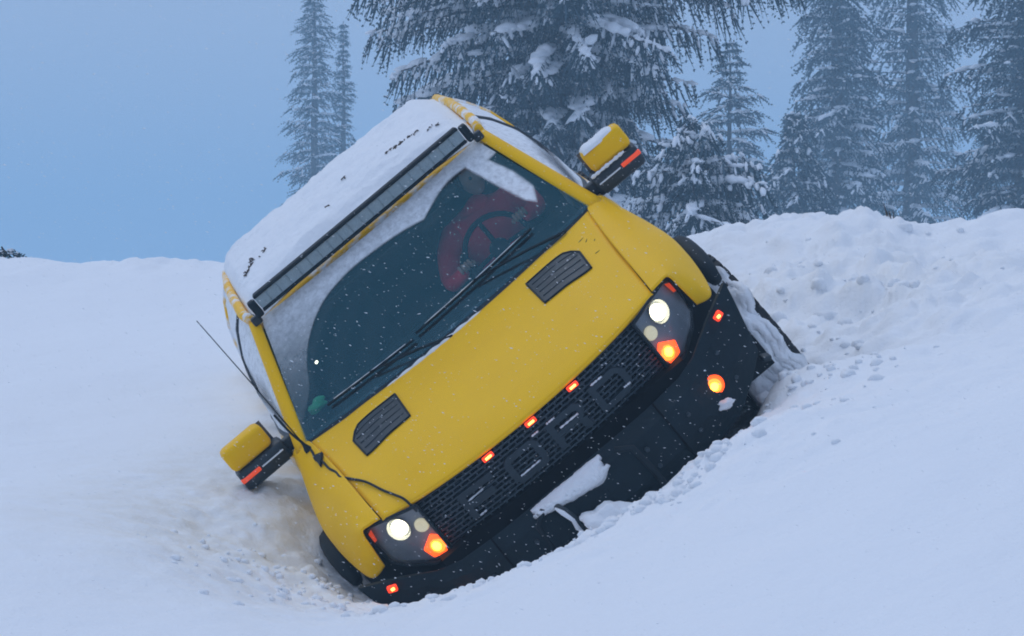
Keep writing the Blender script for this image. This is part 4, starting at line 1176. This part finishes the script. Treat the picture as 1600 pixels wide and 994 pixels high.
    V = np.stack([P0 - sv * (w0 * 0.35)[:, None], P0 + D0 * (l0 * 0.45)[:, None] + sv * (w0 * 0.6)[:, None], P0 + D0 * l0[:, None], P0 + D0 * (l0 * 0.4)[:, None] - sv * (w0 * 0.6)[:, None]], 1).reshape(-1, 3)
    F = np.arange(len(V)).reshape(-1, 4)
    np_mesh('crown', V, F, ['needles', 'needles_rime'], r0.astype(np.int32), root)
    np_mesh('branches', np.array(wood_v), np.array(wood_f), ['bark'], None, root, True)['kind'] = 'stuff'
    if LC:
        lumps('snow_load', np.array(LC), np.array(LS), seed + 1, 'snow_tree', root, ICO1, 0.25, np.array(LD))['kind'] = 'stuff'
    return root

def at(px, dist): return (px - 800) / 4600 * dist * TS, dist * TS
# the broad old spruce right behind the truck
X, Y = at(880, 38)
spruce('spruce_tree', 'broad dark spruce with drooping snow-laden boughs right behind the truck', X, Y, 16.0, 2.9, 4, 1.0, 5.6, 0.95, 0.26, 0.9, 0.6, 0.25, blade=0.062, lump=1.6,
       rfun=lambda h: 1.55 if h < 2.9 else (2.1 if h < 3.8 else 2.7 * (1 - h / 16.0) ** 0.6 * 1.1),
       special=[(4.75, 0.02, 3.0, 0.02), (4.60, -0.25, 2.9, 0.02), (4.90, 0.25, 2.9, 0.04), (5.2, -0.1, 3.1, 0.06), (4.4, -0.5, 2.5, 0.0), (5.1, 0.5, 2.7, 0.05), (4.2, 0.15, 2.2, 0.0), (4.3, 3.2, 2.4, 0.0), (4.15, 3.0, 2.35, 0.02), (4.0, 3.35, 2.2, 0.0), (5.2, 3.15, 2.75, 0.02), (5.4, 2.95, 3.0, 0.06),
                (4.3, -1.4, 2.3, 0.03), (3.6, -1.1, 2.0, 0.02), (3.1, -1.7, 2.0, 0.0), (3.3, -0.9, 1.8, 0), (2.6, -1.5, 1.9, 0), (2.2, -1.0, 1.7, 0)], dens=1.2)
X, Y = at(1085, 33)
spruce('spruce_tree', 'low young spruce with humped snowy boughs beside the yellow fender', X, Y, 2.15, 1.55, 9, 1.0, None, 0.9, 0.50, 0.9, 0.25, 0.25, zoff=0.0, lump=1.7, dens=0.85, blade=0.055)
X, Y = at(1140, 68)
spruce('spruce_tree', 'small thin spruce with level branches seen through the gap under the big boughs', X, Y, 5.7, 1.45, 14, 0.7, None, 0.8, 0.10, 0.25, 0.3, 0.3, blade=0.09, lump=1.0, dens=0.6)
X, Y = at(1240, 58)
spruce('spruce_tree', 'short young spruce with a bare tip at the foot of the right-hand trees', X, Y, 3.6, 1.1, 18, 0.7, None, 0.9, 0.3, 0.6, 0.2, 0.35, blade=0.09, lump=1.0)
X, Y = at(1308, 74)
spruce('spruce_tree', 'narrow dense spruce, leftmost of the tall trees at right', X, Y, 13.5, 1.55, 23, 0.7, 9.0, 0.9, 0.20, 0.45, 0.2, 0.33, blade=0.10, dens=1.0)
X, Y = at(1425, 80)
spruce('spruce_tree', 'tall spruce with open arching boughs and a visible trunk, middle of the trees at right', X, Y, 15.0, 2.1, 29, 0.7, 9.5, 0.9, 0.12, 0.6, 0.3, 0.33, blade=0.105, dens=0.55)
X, Y = at(1600, 58)
spruce('spruce_tree', 'dark dense spruce cut off by the right edge of the picture', X, Y, 12.5, 1.65, 35, 0.8, 7.5, 0.7, 0.20, 0.5, 0.2, 0.2, blade=0.085, dens=1.1)
X, Y = at(492, 96)
spruce('spruce_tree', 'slender hazy spruce standing alone behind the snowy roof', X, Y, 10.4, 1.25, 41, 0.6, None, 0.9, 0.10, 0.3, 0.2, 0.36, blade=0.10, dens=0.62)
X, Y = at(537, 100)
spruce('spruce_tree', 'thinner hazy spruce with a bare top, close behind the lone slender one', X, Y, 8.8, 0.50, 47, 0.6, None, 0.8, 0.10, 0.3, 0.2, 0.36, blade=0.09, dens=0.45)

# a buried sapling tip and dry stems poking through the snow
def sapling(x, y, h, seed, label, cat='twig', group=None, n=5):
    R = np.random.RandomState(seed); V, F = [], []
    z = gz(x, y)
    for k in range(n):
        a = R.rand() * 6.28; l = h * R.uniform(0.5, 1.0); b = np.array((x + R.randn() * 0.02, y + R.randn() * 0.02, z - 0.03))
        p = [b + np.array((math.cos(a), math.sin(a), 0)) * 0.35 * l * f * f + np.array((0, 0, l * f)) for f in (0, 0.35, 0.7, 1)]
        tv, tf = tube_data(p, [0.005, 0.004, 0.003, 0.0015], 5); o = len(V); V += [tuple(v) for v in tv]; F += [tuple(o + q for q in f) for f in tf]
    o = mesh_obj('dry_stems', V, F, 'twig_wood'); tag(o, label, cat, group)
for k, (px, py, dist, h, lb_) in enumerate([(1385, 385, 18.3, 0.11, 'tuft of thin dry stems poking out of the bank below the middle tree')]):
    sapling((px - 800) / 4600 * dist, dist, h, 60 + k, lb_)
X, Y = 27.0 * (6 - 800) / 4600, 27.0
spruce('sapling', 'tip of a snow-buried sapling at the left edge of the snow crest', X, Y, 0.15, 0.12, 71, 1.0, None, 0.6, 0.2, 0.3, 0.1, 0.3, group='snow-buried saplings', zoff=0.02, blade=0.018)

# ------------------------------------------------------------------ falling snow
R = np.random.RandomState(77)
n = 42000
y = 7 + 17 * R.rand(n) ** 0.8
x = (R.rand(n) - 0.5) * (1.2 + y * 0.46)
z = CAM_H + (R.rand(n) - 0.46) * (0.4 + y * 0.30)
k = z > ground_z(x, y) + 0.02
x, y, z = x[k], y[k], z[k]; n = len(x)
r = 0.0007 + 0.0010 * R.rand(n) ** 2
bv = np.array([(1, 0, 0), (-1, 0, 0), (0, 1, 0), (0, -1, 0), (0, 0, 1), (0, 0, -1)], float); bf = np.array([(0, 2, 4), (2, 1, 4), (1, 3, 4), (3, 0, 4), (2, 0, 5), (1, 2, 5), (3, 1, 5), (0, 3, 5)])
S = np.stack([r * R.uniform(2.0, 4.2, n), r * R.uniform(0.6, 1.1, n), r * R.uniform(0.6, 1.0, n)], 1)      # needle-like crystals lying along the wind
L = bv[None] * S[:, None] * R.uniform(0.7, 1.3, (n, 6, 1))
ya, pa = R.normal(0, 0.35, n)[:, None], (0.30 + R.normal(0, 0.25, n))[:, None]
lx, ly, lz = L[:, :, 0], L[:, :, 1], L[:, :, 2]
x1, z1_ = lx * np.cos(pa) + lz * np.sin(pa), -lx * np.sin(pa) + lz * np.cos(pa)
V = np.stack([x1 * np.cos(ya) - ly * np.sin(ya) + x[:, None], x1 * np.sin(ya) + ly * np.cos(ya) + y[:, None], z1_ + z[:, None]], 2)
F = bf[None] + (np.arange(n) * 6)[:, None, None]
fl = np_mesh('snowfall', V.reshape(-1, 3), F.reshape(-1, 3), ['snow_tree'], None, None, True)
tag(fl, 'fine snowflakes blowing through the air', kind='stuff')

# ------------------------------------------------------------------ haze of blowing snow
hb = bpy.data.materials.new('haze_air'); hb.use_nodes = True
hn, hlk = hb.node_tree.nodes, hb.node_tree.links; hn.clear()
ho = hn.new('ShaderNodeOutputMaterial'); pv = hn.new('ShaderNodeVolumePrincipled')
pv.inputs['Color'].default_value = (0.50, 0.76, 0.96, 1); pv.inputs['Density'].default_value = 0.0026; pv.inputs['Anisotropy'].default_value = 0.0
hlk.new(pv.outputs[0], ho.inputs['Volume'])
MAT['haze_air'] = hb
x0, x1, y0, y1, z0, z1 = -1000, 1000, -100, 1700, -2.5, 40.0
V = [(x0, y0, z0), (x1, y0, z0), (x1, y1, z0), (x0, y1, z0), (x0, y0, z1), (x1, y0, z1), (x1, y1, z1), (x0, y1, z1)]
hz = mesh_obj('haze', V, [(3, 2, 1, 0), (4, 5, 6, 7), (0, 1, 5, 4), (1, 2, 6, 5), (2, 3, 7, 6), (3, 0, 4, 7)], 'haze_air')
tag(hz, 'thin blue haze of blowing snow', kind='stuff')
